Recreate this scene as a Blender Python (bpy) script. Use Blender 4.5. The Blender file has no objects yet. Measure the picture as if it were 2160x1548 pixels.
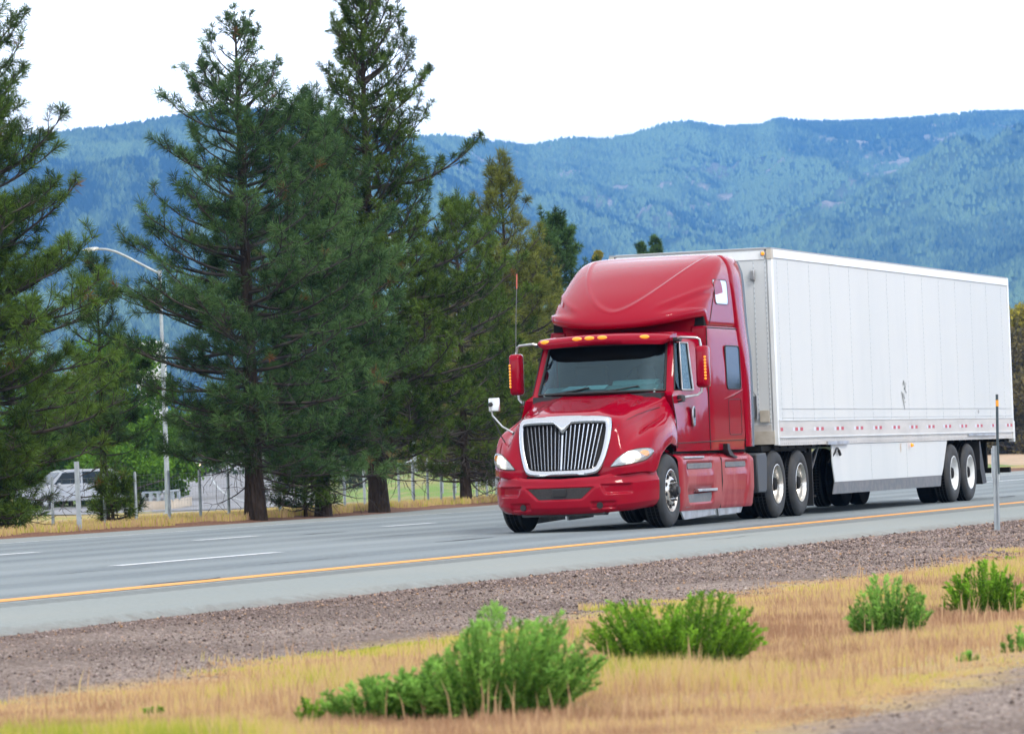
import bpy, bmesh, math, random
import numpy as np
from mathutils import Vector, Matrix
from mathutils.bvhtree import BVHTree

# ------------------------------------------------------------------ camera, sky, sun, exposure
scene = bpy.context.scene
col = scene.collection
CP = np.array([-62.1755, -18.9645, 0.98269])
YAW, PIT, ROL, FPX = 1.23193131, 0.0226123, -0.0376971, 8952.1
_F = np.array([math.sin(YAW)*math.cos(PIT), math.cos(YAW)*math.cos(PIT), math.sin(PIT)])
_R0 = np.array([math.cos(YAW), -math.sin(YAW), 0.0]); _U0 = np.cross(_R0, _F)
_R = _R0*math.cos(ROL)+_U0*math.sin(ROL); _U = -_R0*math.sin(ROL)+_U0*math.cos(ROL)
cam_d = bpy.data.cameras.new('camera'); cam = bpy.data.objects.new('camera', cam_d); col.objects.link(cam)
cam_d.sensor_width = 36; cam_d.lens = FPX/2160*36
cam_d.clip_start = 0.5; cam_d.clip_end = 60000
cam_d.dof.use_dof = True; cam_d.dof.focus_distance = 58.0; cam_d.dof.aperture_fstop = 7.5
cam.matrix_world = Matrix(((_R[0], _U[0], -_F[0], CP[0]), (_R[1], _U[1], -_F[1], CP[1]), (_R[2], _U[2], -_F[2], CP[2]), (0, 0, 0, 1)))
scene.camera = cam

SUN_EL, SUN_AZ = math.radians(48), math.radians(215)      # azimuth from +Y towards +X
world = bpy.data.worlds.new('World'); scene.world = world; world.use_nodes = True
wn = world.node_tree; wn.nodes.clear()
w_out = wn.nodes.new('ShaderNodeOutputWorld'); w_bg = wn.nodes.new('ShaderNodeBackground')
w_sky = wn.nodes.new('ShaderNodeTexSky'); w_sky.sky_type = 'NISHITA'; w_sky.sun_disc = False
w_sky.sun_elevation = SUN_EL; w_sky.sun_rotation = SUN_AZ; w_sky.dust_density = 2.0
# high thin overcast: cloud cover whitens the sky and evens it out
w_hs = wn.nodes.new('ShaderNodeHueSaturation'); w_hs.inputs['Saturation'].default_value = 0.16
w_mix = wn.nodes.new('ShaderNodeMix'); w_mix.data_type = 'RGBA'; w_mix.inputs[0].default_value = 0.62
w_tc = wn.nodes.new('ShaderNodeTexCoord'); w_no = wn.nodes.new('ShaderNodeTexNoise'); w_no.inputs['Scale'].default_value = 2.2
w_no.inputs['Detail'].default_value = 5
w_rp = wn.nodes.new('ShaderNodeValToRGB')
w_rp.color_ramp.elements[0].position = 0.3; w_rp.color_ramp.elements[0].color = (12.2, 12.4, 12.9, 1)
w_rp.color_ramp.elements[1].position = 0.7; w_rp.color_ramp.elements[1].color = (16.6, 16.6, 16.8, 1)
wn.links.new(w_tc.outputs['Generated'], w_no.inputs['Vector']); wn.links.new(w_no.outputs['Fac'], w_rp.inputs['Fac'])
wn.links.new(w_sky.outputs['Color'], w_hs.inputs['Color'])
wn.links.new(w_hs.outputs['Color'], w_mix.inputs[6]); wn.links.new(w_rp.outputs['Color'], w_mix.inputs[7])
w_sx = wn.nodes.new('ShaderNodeSeparateXYZ'); w_gr = wn.nodes.new('ShaderNodeMapRange'); w_gr.interpolation_type = 'SMOOTHSTEP'; w_gr.inputs['From Min'].default_value = 0.10; w_gr.inputs['From Max'].default_value = 0.26
w_gr.inputs['To Min'].default_value = 2.2; w_gr.inputs['To Max'].default_value = 0.95
wn.links.new(w_tc.outputs['Generated'], w_sx.inputs[0]); wn.links.new(w_sx.outputs[2], w_gr.inputs['Value'])
w_vm = wn.nodes.new('ShaderNodeVectorMath'); w_vm.operation = 'SCALE'
wn.links.new(w_mix.outputs[2], w_vm.inputs[0]); wn.links.new(w_gr.outputs[0], w_vm.inputs['Scale'])
wn.links.new(w_vm.outputs[0], w_bg.inputs['Color']); w_bg.inputs['Strength'].default_value = 0.12
wn.links.new(w_bg.outputs[0], w_out.inputs['Surface'])

sun_d = bpy.data.lights.new('sun', 'SUN'); sun_d.energy = 1.5; sun_d.angle = math.radians(11); sun_d.color = (1.0, 0.91, 0.80)
sun = bpy.data.objects.new('sun', sun_d); col.objects.link(sun)
_sd = Vector((math.sin(SUN_AZ)*math.cos(SUN_EL), math.cos(SUN_AZ)*math.cos(SUN_EL), math.sin(SUN_EL)))
sun.rotation_euler = (-_sd).to_track_quat('-Z', 'Y').to_euler()
sun.location = (-40, -60, 60)
vs = scene.view_settings; vs.view_transform = 'Standard'; vs.look = 'None'; vs.gamma = 1; vs.exposure = 0.55
scene.cycles.volume_bounces = 0; scene.cycles.max_bounces = 7; scene.cycles.transparent_max_bounces = 12
scene.cycles.diffuse_bounces = 3; scene.cycles.caustics_reflective = False; scene.cycles.caustics_refractive = False

# ------------------------------------------------------------------ helpers
rng = np.random.default_rng(7); random.seed(7)
def ray_dir(u, v): return _F+_R*(u-1080)/FPX-_U*(v-774)/FPX
def at(u, v, depth):
    """the place in the world that the photograph shows at (u, v), at this distance along the view"""
    return CP+ray_dir(u, v)*depth
def tag(o, label=None, cat=None, group=None, kind=None):
    if label: o['label'] = label
    if cat: o['category'] = cat
    if group: o['group'] = group
    if kind: o['kind'] = kind
    return o
def thing(name, label, cat, loc=(0, 0, 0), rz=0, group=None):
    o = bpy.data.objects.new(name, None); col.objects.link(o); o.location = tuple(float(a) for a in loc); o.rotation_euler = (0, 0, rz)
    o.empty_display_size = 0.3
    return tag(o, label, cat, group)
def link(name, me, parent=None):
    o = bpy.data.objects.new(name, me); col.objects.link(o)
    if parent is not None: o.parent = parent
    return o
def mesh_np(name, V, Fc, mats, parent=None, smooth=False, midx=None, attr=None, sharp=None):
    """V: (n,3); Fc: (m,k) int array or list of such arrays"""
    V = np.asarray(V, dtype=np.float32)
    arrs = [np.asarray(f, dtype=np.int32) for f in (Fc if isinstance(Fc, list) else [Fc]) if len(f)]
    me = bpy.data.meshes.new(name)
    me.vertices.add(len(V)); me.vertices.foreach_set('co', V.ravel())
    li = np.concatenate([a.ravel() for a in arrs]); tot = np.concatenate([np.full(len(a), a.shape[1], dtype=np.int32) for a in arrs])
    st = np.concatenate([[0], np.cumsum(tot)[:-1]]).astype(np.int32)
    me.loops.add(len(li)); me.loops.foreach_set('vertex_index', li)
    me.polygons.add(len(tot)); me.polygons.foreach_set('loop_start', st)
    me.polygons.foreach_set('loop_total', tot)
    if midx is not None: me.polygons.foreach_set('material_index', np.asarray(midx, dtype=np.int32))
    if smooth: me.polygons.foreach_set('use_smooth', np.ones(len(tot), dtype=bool))
    me.update(calc_edges=True); me.validate()
    for m in (mats if isinstance(mats, (list, tuple)) else [mats]): me.materials.append(m)
    if attr is not None:
        for k, a in attr.items():
            at_ = me.attributes.new(k, 'FLOAT', 'POINT'); at_.data.foreach_set('value', np.asarray(a, dtype=np.float32))
    if sharp is not None:
        try: me.set_sharp_from_angle(angle=math.radians(sharp))
        except Exception: pass
    return link(name, me, parent)

class MB:
    """collects boxes, tubes and lathes into ONE mesh"""
    def __init__(s): s.v = []; s.f = []
    def add(s, V, F):
        b = len(s.v); s.v += [tuple(float(c) for c in p) for p in V]; s.f += [tuple(i+b for i in f) for f in F]
    def box(s, x0, x1, y0, y1, z0, z1):
        s.add([(x0, y0, z0), (x1, y0, z0), (x1, y1, z0), (x0, y1, z0), (x0, y0, z1), (x1, y0, z1), (x1, y1, z1), (x0, y1, z1)],
              [(0, 3, 2, 1), (4, 5, 6, 7), (0, 1, 5, 4), (1, 2, 6, 5), (2, 3, 7, 6), (3, 0, 4, 7)])
    def tube(s, pts, r, n=8, cap=True):
        pts = [Vector(p) for p in pts]; rs = r if isinstance(r, (list, tuple)) else [r]*len(pts)
        V = []; F = []; up = None
        for i, p in enumerate(pts):
            t = (pts[min(i+1, len(pts)-1)]-pts[max(i-1, 0)]).normalized()
            if up is None:
                up = Vector((0, 0, 1)) if abs(t.z) < .9 else Vector((1, 0, 0))
            a = t.cross(up).normalized(); b = a.cross(t).normalized(); up = b
            for k in range(n):
                an = 2*math.pi*k/n; V.append(p+a*(rs[i]*math.cos(an))+b*(rs[i]*math.sin(an)))
        for i in range(len(pts)-1):
            for k in range(n):
                F.append((i*n+k, i*n+(k+1) % n, (i+1)*n+(k+1) % n, (i+1)*n+k))
        if cap:
            F.append(tuple(range(n))[::-1]); F.append(tuple((len(pts)-1)*n+k for k in range(n)))
        s.add(V, F)
    def lathe(s, prof, n=48, axis='y', c=(0, 0, 0)):
        """prof: (r, a) pairs about an axis through c"""
        V = []; F = []
        for r, a in prof:
            for k in range(n):
                an = 2*math.pi*k/n
                if axis == 'y': V.append((c[0]+r*math.cos(an), c[1]+a, c[2]+r*math.sin(an)))
                elif axis == 'z': V.append((c[0]+r*math.cos(an), c[1]+r*math.sin(an), c[2]+a))
                else: V.append((c[0]+a, c[1]+r*math.cos(an), c[2]+r*math.sin(an)))
        for i in range(len(prof)-1):
            for k in range(n): F.append((i*n+k, i*n+(k+1) % n, (i+1)*n+(k+1) % n, (i+1)*n+k))
        s.add(V, F)
    def prism(s, poly, axis, a0, a1):
        """poly of 2D points extruded along axis ('x': points are (y,z); 'y': (x,z); 'z': (x,y))"""
        n = len(poly)
        def P(p, a): return (a, p[0], p[1]) if axis == 'x' else ((p[0], a, p[1]) if axis == 'y' else (p[0], p[1], a))
        V = [P(p, a0) for p in poly]+[P(p, a1) for p in poly]
        s.add(V, [tuple(range(n))[::-1], tuple(range(n, 2*n))]+[(i, (i+1) % n, n+(i+1) % n, n+i) for i in range(n)])
    def build(s, name, mat, parent=None, smooth=False, bevel=0, angle=35, seg=2):
        me = bpy.data.meshes.new(name); me.from_pydata(s.v, [], s.f); me.validate()
        bm = bmesh.new(); bm.from_mesh(me); bmesh.ops.recalc_face_normals(bm, faces=bm.faces[:]); bm.to_mesh(me); bm.free()
        me.materials.append(mat)
        if smooth:
            me.polygons.foreach_set('use_smooth', [True]*len(me.polygons)); me.set_sharp_from_angle(angle=math.radians(angle))
        o = link(name, me, parent)
        if bevel:
            m = o.modifiers.new('bevel', 'BEVEL'); m.width = bevel; m.segments = seg; m.limit_method = 'ANGLE'; m.angle_limit = math.radians(40)
            me.polygons.foreach_set('use_smooth', [True]*len(me.polygons)); me.set_sharp_from_angle(angle=math.radians(50))
        return o

def unit(v): return v/np.maximum(np.linalg.norm(v, axis=-1, keepdims=True), 1e-9)
def catmull(P, k):
    """resample the first axis of P by factor k with a Catmull-Rom curve"""
    P = np.asarray(P, float); n = len(P); out = []
    ext = np.concatenate([[2*P[0]-P[1]], P, [2*P[-1]-P[-2]]])
    for i in range(n-1):
        p0, p1, p2, p3 = ext[i], ext[i+1], ext[i+2], ext[i+3]
        for t in np.arange(k)/k:
            out.append(.5*((2*p1)+(-p0+p2)*t+(2*p0-5*p1+4*p2-p3)*t*t+(-p0+3*p1-3*p2+p3)*t**3))
    out.append(P[-1]); return np.array(out)
def dense(P, k1, k2):
    A = catmull(P, k1); return np.swapaxes(catmull(np.swapaxes(A, 0, 1), k2), 0, 1)
def grid_faces(n, m, off=0, flip=False):
    i, j = np.meshgrid(np.arange(n-1), np.arange(m-1), indexing='ij'); a = (i*m+j).ravel()+off
    q = np.stack([a, a+1, a+m+1, a+m], -1)
    return q[:, ::-1] if flip else q
def grid_obj(name, P, mat, parent, mask=None, flip=False, mirror=False, smooth=True, sharp=None):
    """mesh from an (n,m,3) grid; mirror adds the y-mirrored half"""
    n, m = P.shape[:2]; F = grid_faces(n, m, 0, flip); V = P.reshape(-1, 3)
    if mask is not None: F = F[mask.ravel()]
    if mirror:
        F2 = F[:, ::-1]+len(V); V = np.concatenate([V, V*np.array([1, -1, 1])]); F = np.concatenate([F, F2])
    o = mesh_np(name, V, F, mat, parent, smooth=smooth)
    if mirror:
        bm = bmesh.new(); bm.from_mesh(o.data); bmesh.ops.remove_doubles(bm, verts=bm.verts[:], dist=0.0008); bm.to_mesh(o.data); bm.free()
    if sharp: o.data.set_sharp_from_angle(angle=math.radians(sharp))
    return o

# ------------------------------------------------------------------ materials
def mat(name, color=(.5, .5, .5), rough=.5, metal=0, coat=0, spec=.5, noise=None, bump=None, trans=0, alpha=1, emit=None, var=None):
    """noise=(scale, other colour, lo, hi); bump=(scale, strength, distance)"""
    m = bpy.data.materials.new(name); m.use_nodes = True; nt = m.node_tree; b = nt.nodes['Principled BSDF']
    b.inputs['Base Color'].default_value = (*color, 1); b.inputs['Roughness'].default_value = rough; b.inputs['Metallic'].default_value = metal
    b.inputs['Coat Weight'].default_value = coat; b.inputs['Coat Roughness'].default_value = .04; b.inputs['Specular IOR Level'].default_value = spec
    b.inputs['Transmission Weight'].default_value = trans; b.inputs['Alpha'].default_value = alpha
    tc = nt.nodes.new('ShaderNodeTexCoord')
    if noise:
        nz = nt.nodes.new('ShaderNodeTexNoise'); nz.inputs['Scale'].default_value = noise[0]; nz.inputs['Detail'].default_value = 6
        r = nt.nodes.new('ShaderNodeMapRange'); r.inputs['From Min'].default_value = noise[2]; r.inputs['From Max'].default_value = noise[3]
        mx = nt.nodes.new('ShaderNodeMix'); mx.data_type = 'RGBA'; mx.inputs[6].default_value = (*color, 1); mx.inputs[7].default_value = (*noise[1], 1)
        nt.links.new(tc.outputs['Object'], nz.inputs['Vector']); nt.links.new(nz.outputs['Fac'], r.inputs['Value'])
        nt.links.new(r.outputs[0], mx.inputs[0]); nt.links.new(mx.outputs[2], b.inputs['Base Color'])
    if bump:
        nb = nt.nodes.new('ShaderNodeTexNoise'); nb.inputs['Scale'].default_value = bump[0]; nb.inputs['Detail'].default_value = 4
        bp = nt.nodes.new('ShaderNodeBump'); bp.inputs['Strength'].default_value = bump[1]; bp.inputs['Distance'].default_value = bump[2]
        nt.links.new(tc.outputs['Object'], nb.inputs['Vector']); nt.links.new(nb.outputs['Fac'], bp.inputs['Height']); nt.links.new(bp.outputs[0], b.inputs['Normal'])
    if emit:
        b.inputs['Emission Color'].default_value = (*emit[0], 1); b.inputs['Emission Strength'].default_value = emit[1]
    return m
class NT:
    """small node-graph writer"""
    def __init__(s, name):
        s.m = bpy.data.materials.new(name); s.m.use_nodes = True; s.t = s.m.node_tree; s.b = s.t.nodes['Principled BSDF']
        s.tc = s.t.nodes.new('ShaderNodeTexCoord'); s.out = s.t.nodes['Material Output']
    def n(s, typ, ins=None, **kw):
        nd = s.t.nodes.new(typ)
        for k, v in kw.items(): setattr(nd, k, v)
        for k, v in (ins or {}).items(): s.set(nd.inputs[k], v)
        return nd
    def set(s, sock, v):
        if isinstance(v, bpy.types.NodeSocket): s.t.links.new(v, sock)
        elif isinstance(v, tuple) and len(v) == 3 and sock.type == 'RGBA': sock.default_value = (*v, 1)
        else: sock.default_value = v
    def math(s, op, a, b=0.0, clamp=False): return s.n('ShaderNodeMath', {0: a, 1: b}, operation=op, use_clamp=clamp).outputs[0]
    def noise(s, scale, detail=5, vec=None, rough=.5): return s.n('ShaderNodeTexNoise', {'Vector': vec or s.tc.outputs['Object'], 'Scale': scale, 'Detail': detail, 'Roughness': rough}).outputs['Fac']
    def vor(s, scale, vec=None, out='Color', feature='F1', rnd=1): return s.n('ShaderNodeTexVoronoi', {'Vector': vec or s.tc.outputs['Object'], 'Scale': scale, 'Randomness': rnd}, feature=feature).outputs[out]
    def rng(s, v, a, b, c=0.0, d=1.0): return s.n('ShaderNodeMapRange', {'Value': v, 'From Min': a, 'From Max': b, 'To Min': c, 'To Max': d}).outputs[0]
    def mix(s, f, a, b, bt='MIX'): return s.n('ShaderNodeMix', {0: f, 6: a, 7: b}, data_type='RGBA', blend_type=bt).outputs[2]
    def sep(s, v=None): return s.n('ShaderNodeSeparateXYZ', {0: v or s.tc.outputs['Object']}).outputs
    def stretch(s, sc): return s.n('ShaderNodeMapping', {'Vector': s.tc.outputs['Object'], 'Scale': sc}).outputs[0]
    def bump(s, h, st, dist): s.set(s.b.inputs['Normal'], s.n('ShaderNodeBump', {'Height': h, 'Strength': st, 'Distance': dist}).outputs[0])
    def base(s, c, rough=.6, spec=.5): s.set(s.b.inputs['Base Color'], c); s.set(s.b.inputs['Roughness'], rough); s.set(s.b.inputs['Specular IOR Level'], spec)

# red paint, with road dust low down on the chassis fairings
g = NT('red_paint'); nz = g.noise(1.6, 6); nz2 = g.noise(14, 4)
x_, y_, z_ = g.sep()
dirt = g.math('MULTIPLY', g.rng(z_, 1.02, .86), g.rng(g.sep(g.tc.outputs['Object'])[0], -4.9, -4.7))
sm = g.noise(1.0, 4, g.stretch((2.5, 1, .9)))
dirt = g.math('MULTIPLY', dirt, g.rng(sm, .60, .50, .30, 1.0)); dirt = g.math('MULTIPLY', dirt, g.rng(nz2, .2, .6, .75, .9))
lo = g.math('MULTIPLY', g.rng(z_, 1.9, .5, 0, .05), g.rng(nz, .3, .7)); fac = g.math('MAXIMUM', dirt, lo)
g.base(g.mix(fac, (.255, .0005, .013), (.34, .11, .11)), g.rng(fac, 0, .8, .16, .6), .02)
g.set(g.b.inputs['Coat Weight'], g.rng(fac, 0, .8, .65, .1)); g.set(g.b.inputs['Coat Roughness'], g.rng(nz, .35, .7, .012, .06)); g.b.inputs['Coat IOR'].default_value = 1.32
g.set(g.b.inputs['Coat Normal'], g.n('ShaderNodeBump', {'Height': g.noise(2.2, 2), 'Strength': .1, 'Distance': .01}).outputs[0])
RED = g.m
DKRED = mat('red_paint_recess', (.2, .004, .012), .5)
CHROME = mat('polished_trim', (.50, .51, .53), .2, 1, bump=(30, .1, .002))
BRIGHT = mat('bright_aluminium', (.72, .73, .74), .3, 1, noise=(9, (.5, .5, .5), .4, .7))
SATIN = mat('brushed_aluminium', (.55, .56, .57), .38, .9, noise=(5, (.36, .35, .34), .4, .7))
BLACK = mat('black_plastic', (.012, .012, .013), .5)
UNDER = mat('chassis_black', (.005, .005, .005), .8, spec=.2, noise=(4, (.016, .014, .012), .5, .7))
RUBBER = mat('tyre_rubber', (.016, .018, .020), .68, noise=(6, (.032, .031, .030), .4, .65), bump=(60, .4, .004))
TREAD = mat('tyre_tread', (.005, .005, .006), .9, spec=.15, bump=(40, .8, .01))
GREYP = mat('grey_plastic', (.10, .11, .12), .5, noise=(8, (.16, .15, .15), .4, .7))
STRIP = mat('rubber_side_extender', (.06, .085, .11), .45)
AMBER = mat('amber_lens', (.85, .28, .01), .2, coat=.6, emit=((1, .33, .01), .35))
GASKET = mat('seam_black', (.008, .006, .006), .6)
LAMPGLASS = mat('headlamp_lens', (.42, .44, .46), .08, 0, coat=1, spec=.8)
LIT = mat('lit_bulb', (1, .95, .85), .3, emit=((1, .9, .72), 9))
LITSOFT = mat('headlamp_reflector_glow', (.8, .78, .72), .15, .6, emit=((1, .86, .66), .55))
DASH = mat('dashboard_vinyl', (.24, .30, .285), .6)
PAPER = mat('paper', (.75, .8, .78), .7)
CABIN = mat('cab_interior', (.02, .022, .025), .8)
g = NT('tinted_glass'); g.t.nodes.remove(g.b)
tr = g.n('ShaderNodeBsdfTransparent', {'Color': (.30, .56, .60)}); gl = g.n('ShaderNodeBsdfGlossy', {'Color': (.62, .88, 1), 'Roughness': .01})
fr = g.n('ShaderNodeFresnel', {'IOR': 1.42}); ms = g.n('ShaderNodeMixShader', {0: g.math('ADD', fr.outputs[0], .025), 1: tr.outputs[0], 2: gl.outputs[0]})
g.t.links.new(ms.outputs[0], g.out.inputs['Surface']); GLASS = g.m
DKGLASS = mat('dark_privacy_glass', (.010, .016, .02), .04, 0, coat=0, spec=.22)

# ------------------------------------------------------------------ ground, road, mountains
def vnoise(x, y, seed=0):
    xi = np.floor(x).astype(np.int64); yi = np.floor(y).astype(np.int64); fx = x-xi; fy = y-yi
    fx = fx*fx*(3-2*fx); fy = fy*fy*(3-2*fy)
    def h(a, b):
        n = (a*374761393+b*668265263+seed*1442695041) & 0xffffffff
        n = ((n ^ (n >> 13))*1274126177) & 0xffffffff
        return ((n ^ (n >> 16)) & 0xffff)/65535.0
    return (h(xi, yi)*(1-fx)+h(xi+1, yi)*fx)*(1-fy)+(h(xi, yi+1)*(1-fx)+h(xi+1, yi+1)*fx)*fy
def fbm(x, y, o=4, seed=0, ridged=False):
    x = np.asarray(x, float); y = np.asarray(y, float); t = 0; a = 1; s = 0
    for k in range(o):
        v = vnoise(x*2**k+k*17.3, y*2**k-k*9.1, seed+k)
        if ridged: v = 1-np.abs(2*v-1)
        t = t+a*v; s += a; a *= .5
    return t/s
def edge_y(x):
    """far edge of the pavement"""
    t = np.clip((np.asarray(x, float)-14)/26, 0, 1); t = t*t*(3-2*t)
    return 15.05+2.3*t
def gz(x, y):
    x = np.asarray(x, float); y = np.asarray(y, float); e = edge_y(x)
    z = np.interp(y, [-60, -15.4, -13.6, -10.6, -6.6, -6.3, 0], [0, 0, -.1, -.12, -.035, -.05, -.05])
    f = np.interp(y-e, [-1, .1, .5, 2.5, 28, 60], [-.05, -.02, .03, -.05, -.42, -.45])
    return np.where(y > 5, f, z)

g = NT('ground_cover'); X, Y, Z = g.sep()
wob = g.math('SUBTRACT', g.noise(.55, 6), .5); wob2 = g.math('SUBTRACT', g.noise(3.5, 4), .5)
yw = g.math('ADD', Y, g.math('ADD', g.math('MULTIPLY', wob, 1.1), g.math('MULTIPLY', wob2, .5)))
v1 = g.vor(52); v2 = g.vor(26); sz = g.n('ShaderNodeSeparateColor', {0: v1}).outputs; sz2 = g.n('ShaderNodeSeparateColor', {0: v2}).outputs
gravel = g.mix(sz[0], (.07, .048, .038), (.40, .325, .275)); gravel = g.mix(g.math('MULTIPLY', sz2[1], .55), gravel, (.11, .078, .064))
gravel = g.mix(g.rng(sz[1], .93, .96), gravel, (.5, .42, .36)); gravel = g.mix(g.rng(g.noise(.35, 4), .4, .62), gravel, g.mix(.55, gravel, (.07, .045, .035)))
straw = g.mix(g.rng(g.noise(30, 3, g.stretch((1, 1, 1))), .35, .65), (.26, .16, .085), (.44, .31, .15))
straw = g.mix(g.rng(g.noise(.8, 5), .5, .72), straw, (.36, .29, .09))
gravel = g.mix(g.math('MULTIPLY', g.rng(yw, -7.3, -6.5), .6), gravel, (.085, .045, .034)); isgrass = g.math('MULTIPLY', g.rng(yw, -14.9, -14.5), g.rng(yw, -9.3, -9.7))
near = g.mix(isgrass, gravel, straw)
t_ = g.n('ShaderNodeMapRange', {'Value': X, 'From Min': 14.0, 'From Max': 40.0, 'To Min': 15.05, 'To Max': 17.35}, interpolation_type='SMOOTHSTEP').outputs[0]
ye = g.math('SUBTRACT', g.math('ADD', Y, g.math('MULTIPLY', wob2, .8)), t_)
litter = g.mix(g.rng(g.noise(25, 3), .35, .65), (.10, .045, .03), (.22, .12, .075))
far = g.mix(g.rng(g.noise(.09, 5), .47, .60), (.40, .31, .12), (.27, .29, .07)); far = g.mix(g.rng(g.noise(.3, 5), .50, .66), far, (.36, .24, .14))
far = g.mix(g.rng(g.noise(9, 3), .3, .7, 0, .35), far, (.2, .16, .06)); far = g.mix(g.rng(Y, 45, 75), far, (.17, .145, .06))
far = g.mix(g.rng(ye, 1.3, .9), far, litter)
g.base(g.mix(g.rng(Y, 2, 3), near, far), .95, .2)
g.bump(g.vor(60, out='Distance'), .6, .012)
GROUND = g.m
ys = np.concatenate([[-900, -300, -100, -60, -40, -30, -25, -20], np.arange(-17, -6, .35), [-6, 0, 8], np.arange(14, 20, .3), np.arange(21, 60, 3), [70, 90, 120, 200, 400, 900, 1800, 4000, 9000]])
xs = np.concatenate([[-3000, -900, -300, -120, -80, -65], np.arange(-60, 60, .6), np.arange(60, 140, 4), [160, 200, 300, 500, 900, 1600, 3000, 6000, 12000]])
XX, YY = np.meshgrid(xs, ys, indexing='ij')
ZZ = gz(XX, YY)+np.where((YY < -6.8) & (YY > -60), (fbm(XX*1.1, YY*1.1, 4)-.5)*.022, 0)+np.where((YY > edge_y(XX)+.3) & (YY < 60), (fbm(XX*.6, YY*.6, 4, 5)-.5)*.12, 0)
tag(mesh_np('ground', np.stack([XX, YY, ZZ], -1).reshape(-1, 3), grid_faces(*XX.shape, flip=True), GROUND, smooth=True), kind='structure')

g = NT('asphalt'); X, Y, Z = g.sep()
spk = g.noise(55, 2); streak = g.noise(1.0, 5, g.stretch((.10, 2.2, 1))); broad = g.noise(.25, 4, g.stretch((.35, 1, 1)))
spk = g.math('ADD', g.math('MULTIPLY', spk, .6), g.math('MULTIPLY', g.noise(17, 3), .4)); lane = g.mix(g.rng(spk, .36, .64), (.066, .082, .090), (.215, .245, .255)); lane = g.mix(g.rng(streak, .38, .68, 0, .6), lane, (.10, .125, .14))
tracks = g.math('ABSOLUTE', g.math('SINE', g.math('MULTIPLY', g.math('ADD', Y, 1.05), 1.70)))
lane = g.mix(g.math('MULTIPLY', g.rng(tracks, .5, 1.0), .42), lane, (.235, .27, .275)); lane = g.mix(g.rng(broad, .45, .65, 0, .3), lane, (.27, .30, .30))
sh = g.mix(g.rng(spk, .30, .70), (.155, .175, .166), (.27, .295, .28)); sh = g.mix(g.rng(broad, .42, .62), sh, g.mix(.5, sh, (.27, .27, .24)))
c = g.mix(g.rng(Y, -3.36, -3.40), lane, sh); c = g.mix(g.rng(Y, 11.4, 11.8), c, g.mix(.5, sh, (.2, .22, .22)))
rum = g.math('MULTIPLY', g.math('MULTIPLY', g.rng(Y, -4.08, -4.02), g.rng(Y, -3.48, -3.52)), g.rng(g.math('FRACT', g.math('MULTIPLY', X, 2.9)), .58, .52))
c = g.mix(g.math('MULTIPLY', rum, g.rng(broad, .3, .5, .45, .85)), c, (.03, .036, .04))
c = g.mix(g.math('MULTIPLY', g.rng(g.math('ADD', Y, g.math('MULTIPLY', g.math('SUBTRACT', g.noise(8, 6), .5), .5)), -5.98, -6.2), .5), c, (.12, .09, .075))
g.base(c, .82, .35); g.bump(g.noise(70, 3), .5, .006); ASPHALT = g.m
xs = np.concatenate([[-900, -300, -120, -80], np.arange(-60, 80, .3), np.arange(80, 300, 5), [400, 700, 1500]])
e0 = -6.17+(fbm(xs*1.3, xs*0, 4, 3)-.5)*.28; e1 = edge_y(xs)+(fbm(xs*.9, xs*0+5, 4, 8)-.5)*.4
cols = [e0, e0*0-6.0]+[np.full(len(xs), v) for v in (-5, -3, 0, 3, 6, 9, 12, 14)]+[e1]
P = np.stack([np.stack([xs, c, np.where((i == 0) | (i == len(cols)-1), -.05, 0.)+0*xs], -1) for i, c in enumerate(cols)], 1)
tag(mesh_np('road', P.reshape(-1, 3), grid_faces(*P.shape[:2], flip=True), ASPHALT, smooth=True), kind='structure')

def colx(u, y):
    d = ray_dir(u, 1100); return CP[0]+d[0]*(y-CP[1])/d[1]
g = NT('yellow_road_paint'); g.base(g.mix(g.rng(g.noise(20, 5), .52, .72), (.72, .30, .04), (.36, .24, .10)), .7); YPAINT = g.m
g = NT('white_road_paint'); g.base(g.mix(g.rng(g.noise(16, 5), .48, .72), (.66, .68, .70), (.30, .33, .34)), .7); WPAINT = g.m
g = NT('worn_white_paint'); g.base(g.mix(g.rng(g.noise(10, 5), .38, .60), (.50, .53, .55), (.25, .28, .29)), .8); WORN = g.m
def strip(name, x0, x1, y, w, m, z=.004, wob=.012):
    n = max(2, int((x1-x0)/1.0)+1) if x1-x0 < 400 else 200
    x = np.linspace(x0, x1, n); wv = (fbm(x*1.7, x*0+y, 3, 4)-.5)*wob*2
    P = np.stack([np.stack([x, y-w/2+wv, 0*x+z], -1), np.stack([x, y+w/2+wv, 0*x+z], -1)], 1)
    return tag(mesh_np(name, P.reshape(-1, 3), grid_faces(n, 2, flip=True), m), kind='structure')
strip('yellow_edge_line', -80, 320, -3.18, .34, YPAINT)
strip('white_edge_line', -80, 320, 11.5, .19, WORN)
d0, d1 = colx(240, 1.12), colx(582, 1.12)
strip('lane_dash', d0, d1, 1.12, .21, WPAINT)
for k in (-2, -1, 3, 4, 5, 6, 7): strip('lane_dash', d0+k*12.2, d1+k*12.2, 1.12, .21, WPAINT)
a0, a1 = colx(411, 6.85), colx(541, 6.85); b0 = colx(808, 6.85); per = b0-a0
for k in range(-3, 5): strip('lane_dash', a0+k*per, a1+k*per, 6.85, .20, WPAINT if k < 2 else WORN)
strip('lane_line', a0+6.2*per, 320, 6.85, .2, WPAINT)
CRACK = mat('sealed_crack', (.035, .042, .048), .8)
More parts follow.
